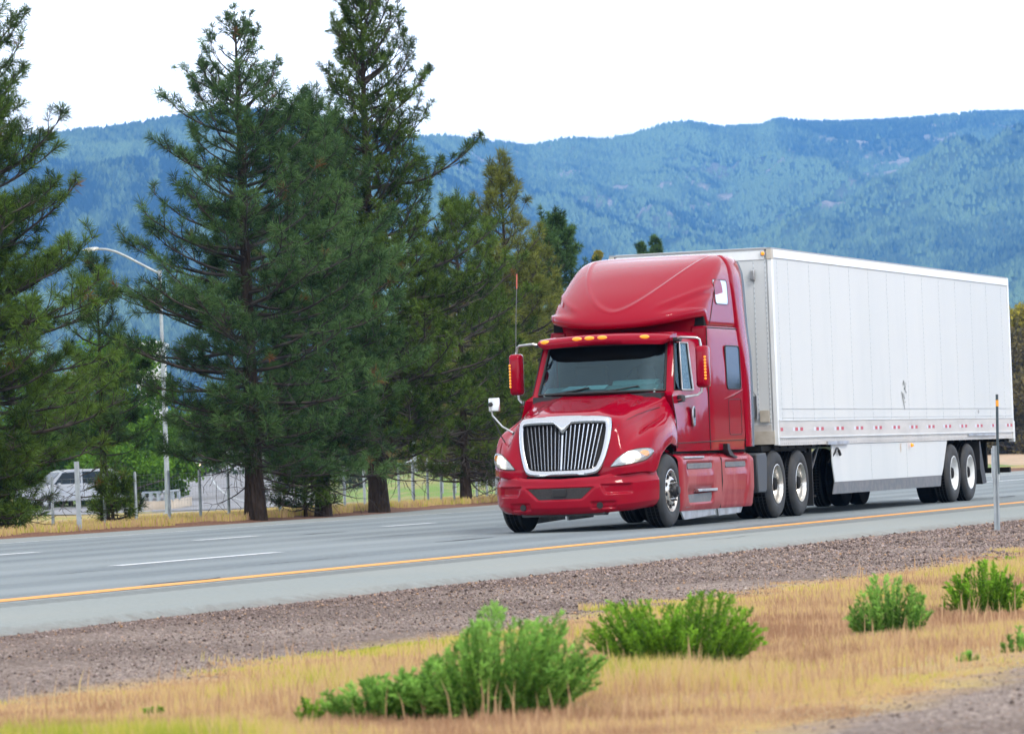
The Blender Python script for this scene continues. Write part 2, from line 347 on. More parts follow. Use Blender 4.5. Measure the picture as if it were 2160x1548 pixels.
def crack(u0, u1, y, w):
    x0, x1 = colx(u0, y), colx(u1, y); x = np.linspace(x0, x1, 30); t = np.linspace(0, 1, 30)
    ww = w*np.sin(t*np.pi)**.5*(.6+.8*fbm(x*3, x*0, 2)); yy = y+(fbm(x*.9, x*0+3, 3)-.5)*.35
    P = np.stack([np.stack([x, yy-ww/2, 0*x+.003], -1), np.stack([x, yy+ww/2, 0*x+.003], -1)], 1)
    tag(mesh_np('road_crack', P.reshape(-1, 3), grid_faces(30, 2, flip=True), CRACK), kind='structure')
for a in ((290, 470, -2.8, .10), (930, 1050, .2, .14), (630, 720, 6.0, .16), (1500, 1700, -2.7, .05), (2090, 2150, -1, .18), (1050, 1120, 3.6, .1), (60, 330, .3, .035), (480, 760, -1.2, .03), (700, 900, 3.2, .05), (1480, 1620, -4.6, .03), (150, 420, 8.7, .05), (560, 640, 9.6, .06)): crack(*a)

# mountains: a ridge line several kilometres away, furrowed by spurs and covered in conifers
sky_px = np.array([(-500, 330), (-200, 318), (0, 300), (110, 287), (180, 276), (250, 270), (330, 256), (420, 240), (520, 232), (620, 246), (760, 262), (860, 290), (950, 288), (1040, 300), (1120, 309), (1200, 294),
                   (1290, 294), (1345, 282), (1400, 263), (1450, 257), (1520, 270), (1600, 266), (1640, 252), (1720, 258), (1800, 258), (1900, 253), (1980, 246), (2060, 238), (2160, 237), (2350, 240), (2700, 262)], float)
D = np.array([ray_dir(u, v) for u, v in sky_px]); saz = np.arctan2(D[:, 0], D[:, 1]); sel = np.arctan2(D[:, 2], np.hypot(D[:, 0], D[:, 1]))
R0M = 3600.0
def ridge_r(az):
    u = np.interp(az, saz, sky_px[:, 0]); return np.interp(u, [-500, 700, 1000, 1500, 2700], [6400, 6600, 8000, 8800, 9000])
def mount(az, s):
    r1 = ridge_r(az); r = R0M+(r1-R0M)*s; x = CP[0]+r*np.sin(az); y = CP[1]+r*np.cos(az)
    e = np.interp(az, saz, sel)
    w = np.clip(s*1.25, 0, 1)*np.clip((1-s)*3.2, 0, 1)
    a = x*.80-y*.6; b = x*.6+y*.80
    warp = fbm(x/900, y/900, 3, 2)*1.2
    sp = fbm(a/1050+warp, b/2300+warp*.6, 5, 11, True)-.52
    z = r*e*np.clip(s, 0, 1)**1.15+w*sp*620+w*(fbm(x/260, y/260, 4, 30)-.5)*150
    z = np.where(s > 1, r*e-(s-1)*3500, z)
    z = np.minimum(z, r*(e-.0012*np.clip((1-s)*12, 0, 1)))
    return x, y, np.maximum(z, -1+0*z), sp
def rocky(x, y):
    return np.clip((fbm(x/38, y/38, 4, 77)-.60)*12, 0, 1)*np.clip((fbm(x/900, y/900, 3, 12)-.40)*7, 0, 1)
azg = np.linspace(YAW-.20, YAW+.20, 620); sg = np.concatenate([np.linspace(0, .97, 170), np.linspace(.975, 1.0, 8), [1.03, 1.2]])
A, S = np.meshgrid(azg, sg, indexing='ij'); mx_, my_, mz_, _ = mount(A, S); mz_[:, 0] = -20
g = NT('mountain_ground'); nc = g.noise(.006, 6); bare_ = g.n('ShaderNodeAttribute', attribute_name='bare').outputs['Fac']
c = g.mix(g.rng(nc, .40, .62), (.035, .055, .025), (.08, .10, .04)); c = g.mix(g.math('MULTIPLY', bare_, g.rng(g.noise(.03, 4), .3, .5)), c, (.32, .27, .235))
g.base(c, .95, .1); MGROUND = g.m
tag(mesh_np('mountains', np.stack([mx_, my_, mz_], -1).reshape(-1, 3), grid_faces(*A.shape), MGROUND, smooth=True, attr={'bare': rocky(mx_, my_).ravel()}), kind='structure')
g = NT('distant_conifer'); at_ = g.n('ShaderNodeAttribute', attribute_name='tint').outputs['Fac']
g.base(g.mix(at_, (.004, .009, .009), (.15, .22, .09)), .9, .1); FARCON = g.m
def cones(name, P, H, Wd, tint, matr, k=5):
    n = len(P); an = np.linspace(0, 2*np.pi, k, endpoint=False)
    ph = rng.uniform(0, 6.28, n)[:, None]+an[None]
    base = np.stack([P[:, None, 0]+np.cos(ph)*Wd[:, None], P[:, None, 1]+np.sin(ph)*Wd[:, None], P[:, None, 2]+0*ph+H[:, None]*.05], -1)
    top = P+np.stack([0*H, 0*H, H], -1)
    V = np.concatenate([base, top[:, None]], 1).reshape(-1, 3); i = np.arange(n)[:, None]*(k+1)
    F = np.stack([i+np.arange(k)[None], i+(np.arange(k)[None]+1) % k, i+k+0*an.astype(int)[None]], -1).reshape(-1, 3)
    return mesh_np(name, V, F, matr, attr={'tint': np.repeat(tint, k+1)})
n = 230000
az = rng.uniform(YAW-.155, YAW+.155, n); s = rng.uniform(.02, 1.0, n)**.85
x, y, z, sp = mount(az, s)
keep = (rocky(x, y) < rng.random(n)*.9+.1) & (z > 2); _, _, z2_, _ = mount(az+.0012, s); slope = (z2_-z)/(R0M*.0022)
x, y, z, sp, s = x[keep], y[keep], z[keep], sp[keep], s[keep]; slope = slope[keep]; m_ = len(x)
H = rng.uniform(6.5, 11.5, m_)*(1+.25*rng.random(m_)**6); tint = np.clip(fbm(x/500, y/500, 4, 50)*1.6-.45+np.clip(slope*.9, -.5, .5)+rng.normal(0, .20, m_), 0, 1)  # spur shading is painted into the tree tint: one flank lighter, the other darker
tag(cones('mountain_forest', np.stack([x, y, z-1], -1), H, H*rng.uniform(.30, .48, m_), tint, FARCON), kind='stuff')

# the air
hz = mat('haze_air'); nt = hz.node_tree; nt.nodes.remove(nt.nodes['Principled BSDF'])
pv = nt.nodes.new('ShaderNodeVolumePrincipled'); pv.inputs['Color'].default_value = (.155, .455, 1.0, 1); pv.inputs['Density'].default_value = 1.06e-4
pv.inputs['Anisotropy'].default_value = 0.0
nt.links.new(pv.outputs[0], nt.nodes['Material Output'].inputs['Volume'])
b = MB(); b.box(-3200, 13000, -4500, 10500, -24, 1010); tag(b.build('haze', hz), kind='stuff')

# ------------------------------------------------------------------ trees
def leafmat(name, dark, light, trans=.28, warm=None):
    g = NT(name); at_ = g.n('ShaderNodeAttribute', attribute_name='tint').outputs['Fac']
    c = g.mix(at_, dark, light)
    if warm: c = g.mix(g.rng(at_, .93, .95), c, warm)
    g.base(c, .6, .12); tl = g.n('ShaderNodeBsdfTranslucent', {'Color': c})
    ms = g.n('ShaderNodeMixShader', {0: trans, 1: g.b.outputs[0], 2: tl.outputs[0]}); g.t.links.new(ms.outputs[0], g.out.inputs['Surface'])
    return g.m
NEEDLE_BLUE = leafmat('pine_needles_bluish', (.010, .028, .010), (.125, .225, .070), .22, (.20, .09, .035))
NEEDLE_GREEN = leafmat('pine_needles_green', (.010, .027, .006), (.14, .23, .036), .22, (.20, .10, .03))
NEEDLE_OLIVE = leafmat('pine_needles_olive', (.030, .045, .010), (.25, .27, .055), .25, (.2, .13, .04))
NEEDLE_DARK = leafmat('pine_needles_dark', (.009, .026, .005), (.13, .205, .032), .22, (.16, .10, .03))
g = NT('pine_bark'); v = g.vor(9, g.stretch((1.6, 1.6, .45)), 'Distance'); nz = g.noise(7, 6, g.stretch((1, 1, .35)))
g.base(g.mix(g.rng(nz, .3, .7), g.mix(g.rng(v, 0, .25), (.010, .008, .007), (.036, .027, .021)), (.058, .042, .034)), .95, .1); g.bump(g.math('ADD', v, nz), 1, .06); BARK = g.m
TWIG = mat('twig_bark', (.030, .023, .020), .9, noise=(3, (.085, .07, .062), .4, .65))

def tubes(segs, k=4):
    """segs: list of (p0,p1,r0,r1) arrays -> V, F"""
    p0 = np.array([s[0] for s in segs]); p1 = np.array([s[1] for s in segs]); r0 = np.array([s[2] for s in segs]); r1 = np.array([s[3] for s in segs])
    t = unit(p1-p0); up = np.where(np.abs(t[:, 2:3]) > .9, np.array([[1., 0, 0]]), np.array([[0, 0, 1.]])); a = unit(np.cross(t, up)); b = np.cross(a, t)
    an = np.arange(k)*2*np.pi/k; ring = a[:, None]*np.cos(an)[None, :, None]+b[:, None]*np.sin(an)[None, :, None]
    V = np.concatenate([p0[:, None]+ring*r0[:, None, None], p1[:, None]+ring*r1[:, None, None]], 1).reshape(-1, 3)
    i = np.arange(len(segs))[:, None]*2*k; j = np.arange(k)[None]
    return V, np.stack([i+j, i+(j+1) % k, i+k+(j+1) % k, i+k+j], -1).reshape(-1, 4)
def needles(pos, dr, L, W, n, spread, tint, rg):
    """bottle-brush tufts: n thin needle triangles at every position, leaning along dr"""
    m = len(pos); d = unit(dr[:, None]*rg.uniform(.35, 1.25, (m, n, 1))+unit(rg.normal(size=(m, n, 3)))*spread)
    d[..., 2] -= .04; root = pos[:, None]-dr[:, None]*rg.uniform(0, .11, (m, n, 1))*(L[:, None, None]/.2)
    l = L[:, None, None]*rg.uniform(.75, 1.1, (m, n, 1)); side = unit(np.cross(d, unit(rg.normal(size=(m, n, 3)))))*W/2
    tip = root+d*l; mid = root+d*l*.45
    V = np.stack([root, mid+side, tip, mid-side], 2).reshape(-1, 3); i = np.arange(m*n)*4
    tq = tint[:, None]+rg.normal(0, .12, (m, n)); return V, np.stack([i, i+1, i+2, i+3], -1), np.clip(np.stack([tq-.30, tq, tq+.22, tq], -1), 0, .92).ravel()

def pine(name, label, cat, base, H, prof, clear=.08, whorl=.34, per=5, nmat=NEEDLE_BLUE, seed=1, trunk_r=.24, L=.2, W=.010, nn=26, up=.55, sub_gap=.26, tuft_den=1.0, lean=(0, 0), dead=14, group=None, wide=1.15, jitter=.22, droop=0.0, splits=None, tr_pow=.9, skew=None, topstop=.985, opentop=.8):
    """prof: [(fraction of height, crown radius)]"""
    rg = np.random.default_rng(seed); t = thing(name, label, cat, base, 0, group)
    hs, rs = zip(*prof); segs = []; tp = []; td = []; tt = []
    def axis(h): return np.array([lean[0]*(h/H)**1.5+.03*H*.3*math.sin(h*.9+seed)*(h/H)*.2, lean[1]*(h/H)**1.5, h])
    def branch(p, azi, Lb, up0, r0, depth=0):
        n = max(4, int(Lb/.22)); q = p.copy(); el = up0; pts = [q.copy()]; a = azi
        for k in range(n):
            f = (k+1)/n; el2 = el+(up*f**1.6)*1.0-droop*math.sin(f*3.1); a += rg.normal(0, .10)
            q = q+np.array([math.cos(a)*math.cos(el2), math.sin(a)*math.cos(el2), math.sin(el2)])*Lb/n+rg.normal(0, .012, 3); pts.append(q.copy())
        for k in range(n): segs.append((pts[k], pts[k+1], r0*(1-.85*k/n), r0*(1-.85*(k+1)/n)))
        return pts
    h = H*clear+.2
    while h < H*topstop:
        R = np.interp(h/H, hs, rs); fr = h/H; k = per if fr < .85 else max(3, per-1)
        off = rg.uniform(0, 6.28)
        for b in range(k):
            azi = off+b*2*np.pi/k+rg.normal(0, .3); Lb = R*rg.uniform(1-jitter*1.6, 1+jitter)
            if skew is not None: Lb *= 1+skew*math.cos(azi+1.232)
            if Lb < .16: continue
            hh = h+rg.normal(0, whorl*.28); p = axis(min(hh, H*.985))
            pts = branch(p, azi, Lb, np.interp(fr, [0, .3, .7, 1], [-.26, -.03, .26, .75])+rg.normal(0, .09), .012+.016*Lb**.8)
            tn = rg.uniform(.15, .75); n = len(pts)-1
            shell = 1 if rg.random() < .85 else 0
            for j in range(max(1, int(n*.22)), n+1):
                f = j/n; d = unit(pts[j]-pts[j-1]); step = Lb/n
                if rg.random() < step/sub_gap*1.15 or j == n:
                    for sgn in (-1, 1):
                        if rg.random() < .18 and j < n: continue
                        Ls = (.18+.52*Lb*.42*(1.12-f))*rg.uniform(.6, 1.2)
                        if j == n and sgn == 1: Ls = .10
                        side = np.array([-d[1], d[0], 0])*sgn; dd = unit(d*.75+side*rg.uniform(.6, 1.1)+np.array([0, 0, rg.uniform(.0, .55)]))
                        if j == n and sgn == 1: dd = d
                        q = pts[j].copy(); m = max(1, int(Ls/.17)); last = q
                        for w in range(m):
                            dd = unit(dd+np.array([0, 0, up*.22])+rg.normal(0, .12, 3)); q = q+dd*Ls/m; segs.append((last, q, .008+.006*(1-w/m), .007)); last = q
                            if (w >= m*.35 or m == 1) and rg.random() < tuft_den:
                                tp.append(q.copy()); td.append(dd); tt.append(tn+rg.normal(0, .12)+.15*(f-.5))
                                if rg.random() < .5:
                                    d2 = unit(dd+rg.normal(0, .55, 3)+np.array([0, 0, .25])); q2 = q+d2*rg.uniform(.10, .22); segs.append((q, q2, .006, .005)); tp.append(q2); td.append(d2); tt.append(tn+rg.normal(0, .12))
        h += whorl*rg.uniform(.75, 1.25)*(1.0 if fr < .8 else opentop)
    p = axis(H); tp.append(p); td.append(np.array([0, 0, 1.])); tt.append(.5)
    for k in range(3): tp.append(p-np.array([0, 0, .17*(k+1)])); td.append(np.array([0, 0, 1.])); tt.append(.45)
    for k in range(dead):                                        # bare lower branches
        azi = rg.uniform(0, 6.28); pts = branch(axis(rg.uniform(.06, .30)*H), azi, rg.uniform(.6, 1.0)*np.interp(.2, hs, rs)*.8, rg.uniform(-.7, 0), .022)
        for q in pts[2::1]:
            for s_ in range(2):
                dd = unit(rg.normal(size=3)+np.array([0, 0, -.2])); l = q
                for w in range(3): dd = unit(dd+rg.normal(0, .35, 3)); q3 = l+dd*.16; segs.append((l, q3, .006, .004)); l = q3
    tp = np.array(tp); td = unit(np.array(td)); tt = np.array(tt); Ls = L*rg.uniform(.8, 1.15, len(tp))*np.where((tp[:, 2] > .86*H) & (opentop > 1), .72, 1)
    V, F, T = needles(tp, td, Ls, W, nn, .85*wide, tt, rg)
    Tz = np.repeat(tp[:, 2] > 1e9, nn*4); warm = rg.random(len(tp)) < .005; T[np.repeat(warm, nn*4)] = 1.0
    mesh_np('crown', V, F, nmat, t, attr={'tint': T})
    V, F = tubes(segs, 4); mesh_np('branches', V, F, TWIG, t)
    nr = 26; rings = []                                            # trunk with a flare and bark relief
    for i in range(nr+1):
        f = i/nr; a = np.linspace(0, 2*np.pi, 14, endpoint=False); c = axis(f*H); r = trunk_r*((1-f)**tr_pow*.93+.02)*(1+.38*math.exp(-f*H/.35)); r = r*(1+.06*np.sin(a*5+seed+f*3)+.05*rg.normal(size=14))
        rings.append(np.stack([c[0]+r*np.cos(a), c[1]+r*np.sin(a), 0*a+c[2]-(.25 if i == 0 else 0)], -1))
    Pn = np.array(rings); Pn = np.concatenate([Pn, Pn[:, :1]], 1); grid_obj('trunk', Pn, BARK, t, flip=True)
    return t, len(tp)
def ground_at(u, depth):
    p = at(u, 1090, depth); p[2] = float(gz(p[0], p[1])); return p
def top_height(u, v, p):
    d = ray_dir(u, v); k = np.hypot(p[0]-CP[0], p[1]-CP[1])/np.hypot(d[0], d[1]); return CP[2]+d[2]*k-p[2]

# the tall ponderosa pines along the far shoulder
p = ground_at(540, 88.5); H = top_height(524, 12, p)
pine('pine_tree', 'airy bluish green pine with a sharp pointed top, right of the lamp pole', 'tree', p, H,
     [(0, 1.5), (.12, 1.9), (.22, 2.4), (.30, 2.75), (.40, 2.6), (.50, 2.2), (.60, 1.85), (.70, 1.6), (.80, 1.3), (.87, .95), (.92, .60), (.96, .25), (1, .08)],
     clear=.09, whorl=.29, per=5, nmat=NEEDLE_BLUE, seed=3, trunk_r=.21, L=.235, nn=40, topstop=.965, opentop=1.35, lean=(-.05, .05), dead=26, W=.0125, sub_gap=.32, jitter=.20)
p = ground_at(683, 92.5); H = top_height(663, 212, p)
pine('pine_tree', 'dense dark green pine filling the gap between the two tallest pines, slimmer in the trunk', 'tree', p, H,
     [(0, 1.3), (.12, 1.9), (.3, 2.1), (.5, 2.0), (.7, 1.45), (.85, .95), (.93, .40), (1, .2)],
     clear=.10, whorl=.27, per=6, nmat=NEEDLE_BLUE, seed=11, trunk_r=.17, L=.235, nn=38, dead=24, W=.0125, sub_gap=.30, jitter=.3)
p = ground_at(800, 97.0); H = top_height(787, -45, p)
pine('pine_tree', 'tallest dark green pine, its open top touching the photo top', 'tree', p, H,
     [(0, 1.9), (.12, 2.5), (.28, 2.8), (.45, 2.45), (.58, 2.05), (.68, 1.6), (.76, 1.35), (.86, 1.1), (.94, .8), (1, .3)],
     clear=.10, whorl=.27, per=5, nmat=NEEDLE_DARK, seed=23, trunk_r=.22, L=.19, nn=40, up=.7, sub_gap=.25, dead=40, W=.0135, wide=1.3, jitter=.28, skew=.22)
p = ground_at(-62, 82.5); H = top_height(-62, -140, p)
pine('pine_tree', 'huge green pine cut off by the left edge of the photo', 'tree', p, H,
     [(0, 1.4), (.05, 1.6), (.12, 2.4), (.2, 2.9), (.38, 2.6), (.52, 2.3), (.62, 2.0), (.70, 1.7), (.80, 1.4), (.9, 1.1), (1, .3)],
     clear=.03, whorl=.27, per=6, nmat=NEEDLE_GREEN, seed=31, trunk_r=.24, L=.235, nn=40, dead=20, W=.0125, jitter=.28, sub_gap=.28)
p = ground_at(222, 90); H = top_height(262, 575, p)
pine('pine_tree', 'small pine with drooping lower boughs standing just left of the lamp pole', 'tree', p, H,
     [(0, .9), (.2, 1.1), (.45, 1.05), (.7, .7), (.9, .35), (1, .15)],
     clear=.26, whorl=.34, per=5, nmat=NEEDLE_BLUE, seed=37, trunk_r=.10, L=.24, nn=38, dead=8, W=.0115, jitter=.4, sub_gap=.36)
p = ground_at(1085, 112); H = top_height(1066, 348, p)
pine('pine_tree', 'olive green pine with a narrow pointed top directly behind the cab mirror and antenna', 'tree', p, H,
     [(0, 2.6), (.2, 2.5), (.4, 2.1), (.55, 1.7), (.7, 1.1), (.82, .85), (.92, .5), (1, .15)],
     clear=.06, whorl=.36, per=5, nmat=NEEDLE_OLIVE, seed=41, trunk_r=.16, L=.25, nn=36, dead=40, W=.014, up=.7, sub_gap=.38)
p = ground_at(985, 108); H = top_height(1000, 430, p)
pine('pine_tree', 'dark green pine crown wedged between the tallest pine and the pointed olive one', 'tree', p, H,
     [(0, 1.5), (.3, 2.1), (.6, 1.5), (.8, 1.05), (.93, .6), (1, .2)],
     clear=.08, whorl=.34, per=5, nmat=NEEDLE_DARK, seed=43, trunk_r=.14, L=.24, nn=36, dead=40, W=.014, up=.7, sub_gap=.36)
p = ground_at(1195, 135); H = top_height(1208, 473, p)
pine('pine_tree', 'dark green conifer whose rounded tip shows left of the sleeper roof', 'tree', p, H,
     [(0, 2.6), (.4, 2.1), (.65, 1.5), (.8, 1.05), (.9, .75), (1, .3)],
     clear=.1, whorl=.3, per=6, nmat=NEEDLE_BLUE, seed=47, trunk_r=.15, L=.22, nn=34, dead=4, W=.02)
p = ground_at(1140, 120); H = top_height(1156, 540, p)
pine('pine_tree', 'scrubby brownish olive pine low behind the roof fairing', 'tree', p, H,
     [(0, 2.2), (.5, 2.0), (.75, 1.4), (1, .3)],
     clear=.05, whorl=.4, per=5, nmat=NEEDLE_OLIVE, seed=53, trunk_r=.12, L=.22, nn=24, dead=40, W=.014)
for u, v, dd, sd, lb in ((1376, 519, 240, 61, 'small dark conifer tip over the trailer roof, lower of the two'), (1406, 500, 235, 67, 'small dark conifer tip over the trailer roof, taller of the two')):
    p = ground_at(u, dd); H = top_height(u, v, p)
    pine('pine_tree', lb, 'tree', p, H, [(0, .8), (.7, .6), (.92, .32), (1, .2)], clear=.55, whorl=.34, per=6, nmat=NEEDLE_BLUE, seed=sd, trunk_r=.14, L=.24, nn=30, dead=0, W=.03, group='conifer tips over the trailer roof')

for u, dd, v, R, sd, lb in ((645, 92.0, 985, .9, 71, 'scrappy low pine bough growing at the foot of the slim dark pine'), (-45, 83.5, 1035, .8, 73, 'low pine sapling hugging the ground under the huge left pine'), (238, 87, 1015, .45, 79, 'low bushy pine sapling beside the bare steel post'), (-5, 82.5, 1030, .9, 83, 'low dark pine sapling nearest the left photo edge')):
    p = ground_at(u, dd); H = top_height(u, v, p)
    pine('pine_sapling', lb, 'tree', p, H, [(0, R), (.5, R*.8), (1, .2)], clear=.02, whorl=.16, per=6, nmat=NEEDLE_GREEN, seed=sd, trunk_r=.04, L=.2, nn=30, dead=2, W=.0125, jitter=.3, group='low pine saplings along the verge')

def broadleaf(name, label, base, H, R, m, seed=1, leaf=.16, n=9000, clumps=34, trunk=.14, group=None, low=.15, cat='tree', airy=.0):
    rg = np.random.default_rng(seed); t = thing(name, label, cat, base, 0, group); segs = []; cp = []; cr = []
    ct = np.array([0, 0, H*.35]); segs += [(np.array([0, 0, -.2]), ct*.5, trunk, trunk*.8), (ct*.5, ct, trunk*.8, trunk*.6)]
    for k in range(clumps):
        f = rg.uniform(low, 1); a = rg.uniform(0, 6.28); rr = R*math.sqrt(max(.02, 1-(f**2.2 if low <= 0 else abs(2*f-.95)**2.2)))*rg.uniform(.35, 1)
        c = np.array([rr*math.cos(a), rr*math.sin(a), H*f*.97-.1]); cp.append(c); cr.append(rg.uniform(.18, .32)*min(R, H*.7))
        s0 = np.array([0, 0, H*min(.75, max(.1, f-.35))]); mid = (s0+c)/2+rg.normal(0, .1, 3)*R*.4
        segs += [(s0, mid, trunk*.35, trunk*.2), (mid, c, trunk*.2, trunk*.06)]
        for q in range(6): d = rg.normal(size=3)*cr[-1]*.9; segs.append((c, c+d, trunk*.07, trunk*.03))
    cp = np.array(cp); cr = np.array(cr); pk = rg.integers(0, clumps, n); d = unit(rg.normal(size=(n, 3)))*rg.random((n, 1))**(.45-.2*airy)
    pos = cp[pk]+d*cr[pk][:, None]*np.array([1.15, 1.15, .85])*rg.uniform(.8, 1.25, (n, 1)); pos[:, 2] = np.maximum(pos[:, 2], .05)
    a = unit(rg.normal(size=(n, 3))); b = unit(np.cross(a, unit(rg.normal(size=(n, 3))))); l = leaf*rg.uniform(.6, 1.3, (n, 1))
    V = np.stack([pos-a*l*.5, pos+b*l*.28, pos+a*l*.5, pos-b*l*.28], 1).reshape(-1, 3); i = np.arange(n)*4
    ctint = rg.uniform(.15, .8, clumps)
    mesh_np('crown', V, np.stack([i, i+1, i+2, i+3], -1), m, t, attr={'tint': np.repeat(np.clip(ctint[pk]+rg.normal(0, .14, n), 0, .92), 4)})
    V, F = tubes(segs, 5); mesh_np('trunk', V, F, TWIG, t); return t
GREENL = leafmat('fresh_green_leaves', (.035, .085, .010), (.15, .30, .02), .35)
YELLOWL = leafmat('yellow_green_leaves', (.22, .20, .02), (.52, .44, .06), .35)
BROWNL = leafmat('brown_olive_brush_leaves', (.070, .058, .022), (.19, .15, .06), .25)
DEEPL = leafmat('deep_green_leaves', (.03, .065, .018), (.11, .17, .05), .3)
for u, v, dd, R, sd, n, lb in ((255, 700, 224, 4.0, 1, 16000, 'bright green leafy tree rising between the left pine and the lamp pole'), (150, 800, 226, 4.2, 2, 8000, 'bright green leafy tree behind the left pine above the parked car'),
                     (60, 760, 224, 4.4, 3, 8000, 'fresh green tree behind the trunk of the left pine'), (300, 850, 222, 2.2, 4, 12000, 'fresh green bush beside the foot of the lamp pole'), (190, 880, 228, 4.5, 5, 14000, 'low spreading green tree above the parked car roof'),
                     (-40, 850, 222, 4, 6, 6000, 'green tree at the left photo edge behind the pine'), (95, 950, 228, 5, 7, 7000, 'low green thicket above the left end of the wire fence'), (270, 940, 215, 3.6, 8, 14000, 'low green thicket behind the fence between post and lamp pole')):
    p = ground_at(u, dd); broadleaf('leafy_tree', lb, p, top_height(u, v, p), R, GREENL, sd+100, .22, n, group='fresh green trees behind the left pines')
for u, v, dd, R, sd, m, lb in ((905, 640, 230, 5.0, 1, BROWNL, 'brown olive brush tree left of the truck, farther up the slope'), (1010, 610, 240, 5.5, 2, BROWNL, 'tall brown olive brush tree behind the cab mirror'),
                         (1110, 600, 260, 5.5, 3, BROWNL, 'brown brush tree behind the red cab'), (960, 830, 215, 4.5, 4, BROWNL, 'low brown brush behind the small square hood mirror'),
                         (840, 760, 250, 5, 5, DEEPL, 'deep green tree seen behind the tallest pine'), (1180, 700, 240, 5, 6, BROWNL, 'brown brush hidden behind the truck hood'),
                         (1280, 512, 290, .9, 7, YELLOWL, 'pale yellow tree tip poking up left of the trailer corner'), (1312, 530, 300, 1.0, 8, YELLOWL, 'smaller dull yellow tree tip touching the trailer corner'),
                         (620, 760, 300, 5, 9, DEEPL, 'dull green tree far behind the central pines'), (460, 850, 310, 5, 10, DEEPL, 'dull green tree far behind the bluish pine'),
                         (760, 800, 320, 5, 11, DEEPL, 'dull green tree far behind the tallest pine trunk')):
    p = ground_at(u, dd); broadleaf('leafy_tree', lb, p, top_height(u, v, p), R, m, sd+200, .30, 9000, 40, .2, airy=.4 if m is YELLOWL else 0, low=.75 if m is YELLOWL else .1)
for u, v, dd, R, sd, m, lb in ((2150, 700, 335, 6, 1, BROWNL, 'bare brown brush tree between the trailer rear and the right photo edge'), (2175, 640, 345, 3, 2, YELLOWL, 'yellow green tree topping the brush at the right photo edge'),
                         (2105, 860, 338, 8, 3, BROWNL, 'low brown brush below the trailer tail'), (2215, 780, 325, 8, 4, BROWNL, 'brown brush running out of the right photo edge'), (2060, 860, 335, 7, 5, BROWNL, 'brown brush seen behind the trailer axles')):
    p = ground_at(u, dd); p[2] = .2; broadleaf('brush_tree', lb, p, top_height(u, v, p), R, m, sd+300, .34, 12000, 70, .25, low=.0)
# far-off wood on the flat behind everything
n = 2600; az = rng.uniform(YAW-.17, YAW+.17, n); r = rng.uniform(480, 1500, n); x = CP[0]+r*np.sin(az); y = CP[1]+r*np.cos(az)
u = 1080+np.tan(az-YAW)*FPX; Hm = np.interp(u, [0, 300, 420, 700, 900, 1300, 1900, 2300], [.0150, .0150, .011, .0165, .026, .033, .033, .036])
H = np.clip(r*Hm*rng.uniform(.35, 1, n), 3, 26)
V = []; T = []
for k in range(4):
    pass
m_ = 60; pos = np.stack([x, y, 0*x-.5], -1)[:, None]+np.concatenate([unit(rng.normal(size=(n, m_, 2)))*rng.random((n, m_, 1))**.5*(H[:, None, None]*.30), rng.uniform(.02, 1, (n, m_, 1))*H[:, None, None]], -1)
taper = np.sqrt(np.clip(1.05-(pos[..., 2:]/H[:, None, None])**2, .05, 1)); c0 = np.stack([x, y], -1)[:, None]; pos[..., :2] = c0+(pos[..., :2]-c0)*taper
a = unit(rng.normal(size=(n, m_, 3))); b = unit(np.cross(a, rng.normal(size=(n, m_, 3)))); l = H[:, None, None]*rng.uniform(.04, .09, (n, m_, 1))
V = np.stack([pos-a*l, pos+b*l*.7, pos+a*l, pos-b*l*.7], 2).reshape(-1, 3); i = np.arange(n*m_)*4
FARW = leafmat('far_wood_leaves', (.030, .055, .022), (.13, .14, .05), .2)
tag(mesh_np('far_wood', V, np.stack([i, i+1, i+2, i+3], -1), FARW, attr={'tint': np.repeat(np.clip(rng.uniform(0, .8, n)[:, None]+rng.normal(0, .15, (n, m_)), 0, 1), 4)}), kind='stuff')

# roadside wood on the near side of the highway, behind and beside the viewer
n = 1100; k_ = rng.random(n); x = np.where(k_ < .8, rng.uniform(-140, 620, n), rng.uniform(-330, -150, n)); y = np.where(k_ < .8, rng.uniform(-84, -52, n)-np.maximum(x-150, 0)*.10, rng.uniform(-90, 60, n))
H = np.where(k_ < .8, rng.uniform(2.5, 7.5, n), rng.uniform(7, 14, n)); m_ = 190
hh = rng.uniform(.04, 1, (n, m_, 1)); pos = np.stack([x, y, 0*x], -1)[:, None]+np.concatenate([unit(rng.normal(size=(n, m_, 2)))*rng.random((n, m_, 1))**.5*(H[:, None, None]*.27)*(1.08-hh)**.6, hh*H[:, None, None]], -1)
a = unit(rng.normal(size=(n, m_, 3))); b = unit(np.cross(a, rng.normal(size=(n, m_, 3)))); l = H[:, None, None]*rng.uniform(.03, .065, (n, m_, 1))
V = np.stack([pos-a*l, pos+b*l*.8, pos+a*l, pos-b*l*.8], 2).reshape(-1, 3); i = np.arange(n*m_)*4
tag(mesh_np('roadside_wood', V, np.stack([i, i+1, i+2, i+3], -1), FARW, attr={'tint': np.repeat(np.clip(rng.uniform(0, .8, n)[:, None]+rng.normal(0, .15, (n, m_)), 0, 1), 4)}), kind='stuff')

# ------------------------------------------------------------------ semi truck (heads towards -x; its left side faces -y)
truck = thing('semi_truck', 'red highway tractor with tall sleeper roof and bright grille pulling the white trailer', 'truck', (-2.5, 0, 0))
TO = Vector(truck.location)
def T(o):
    """parts are modelled in world coordinates, so undo the root's offset"""
    o.matrix_parent_inverse = Matrix.Translation(-TO); return o
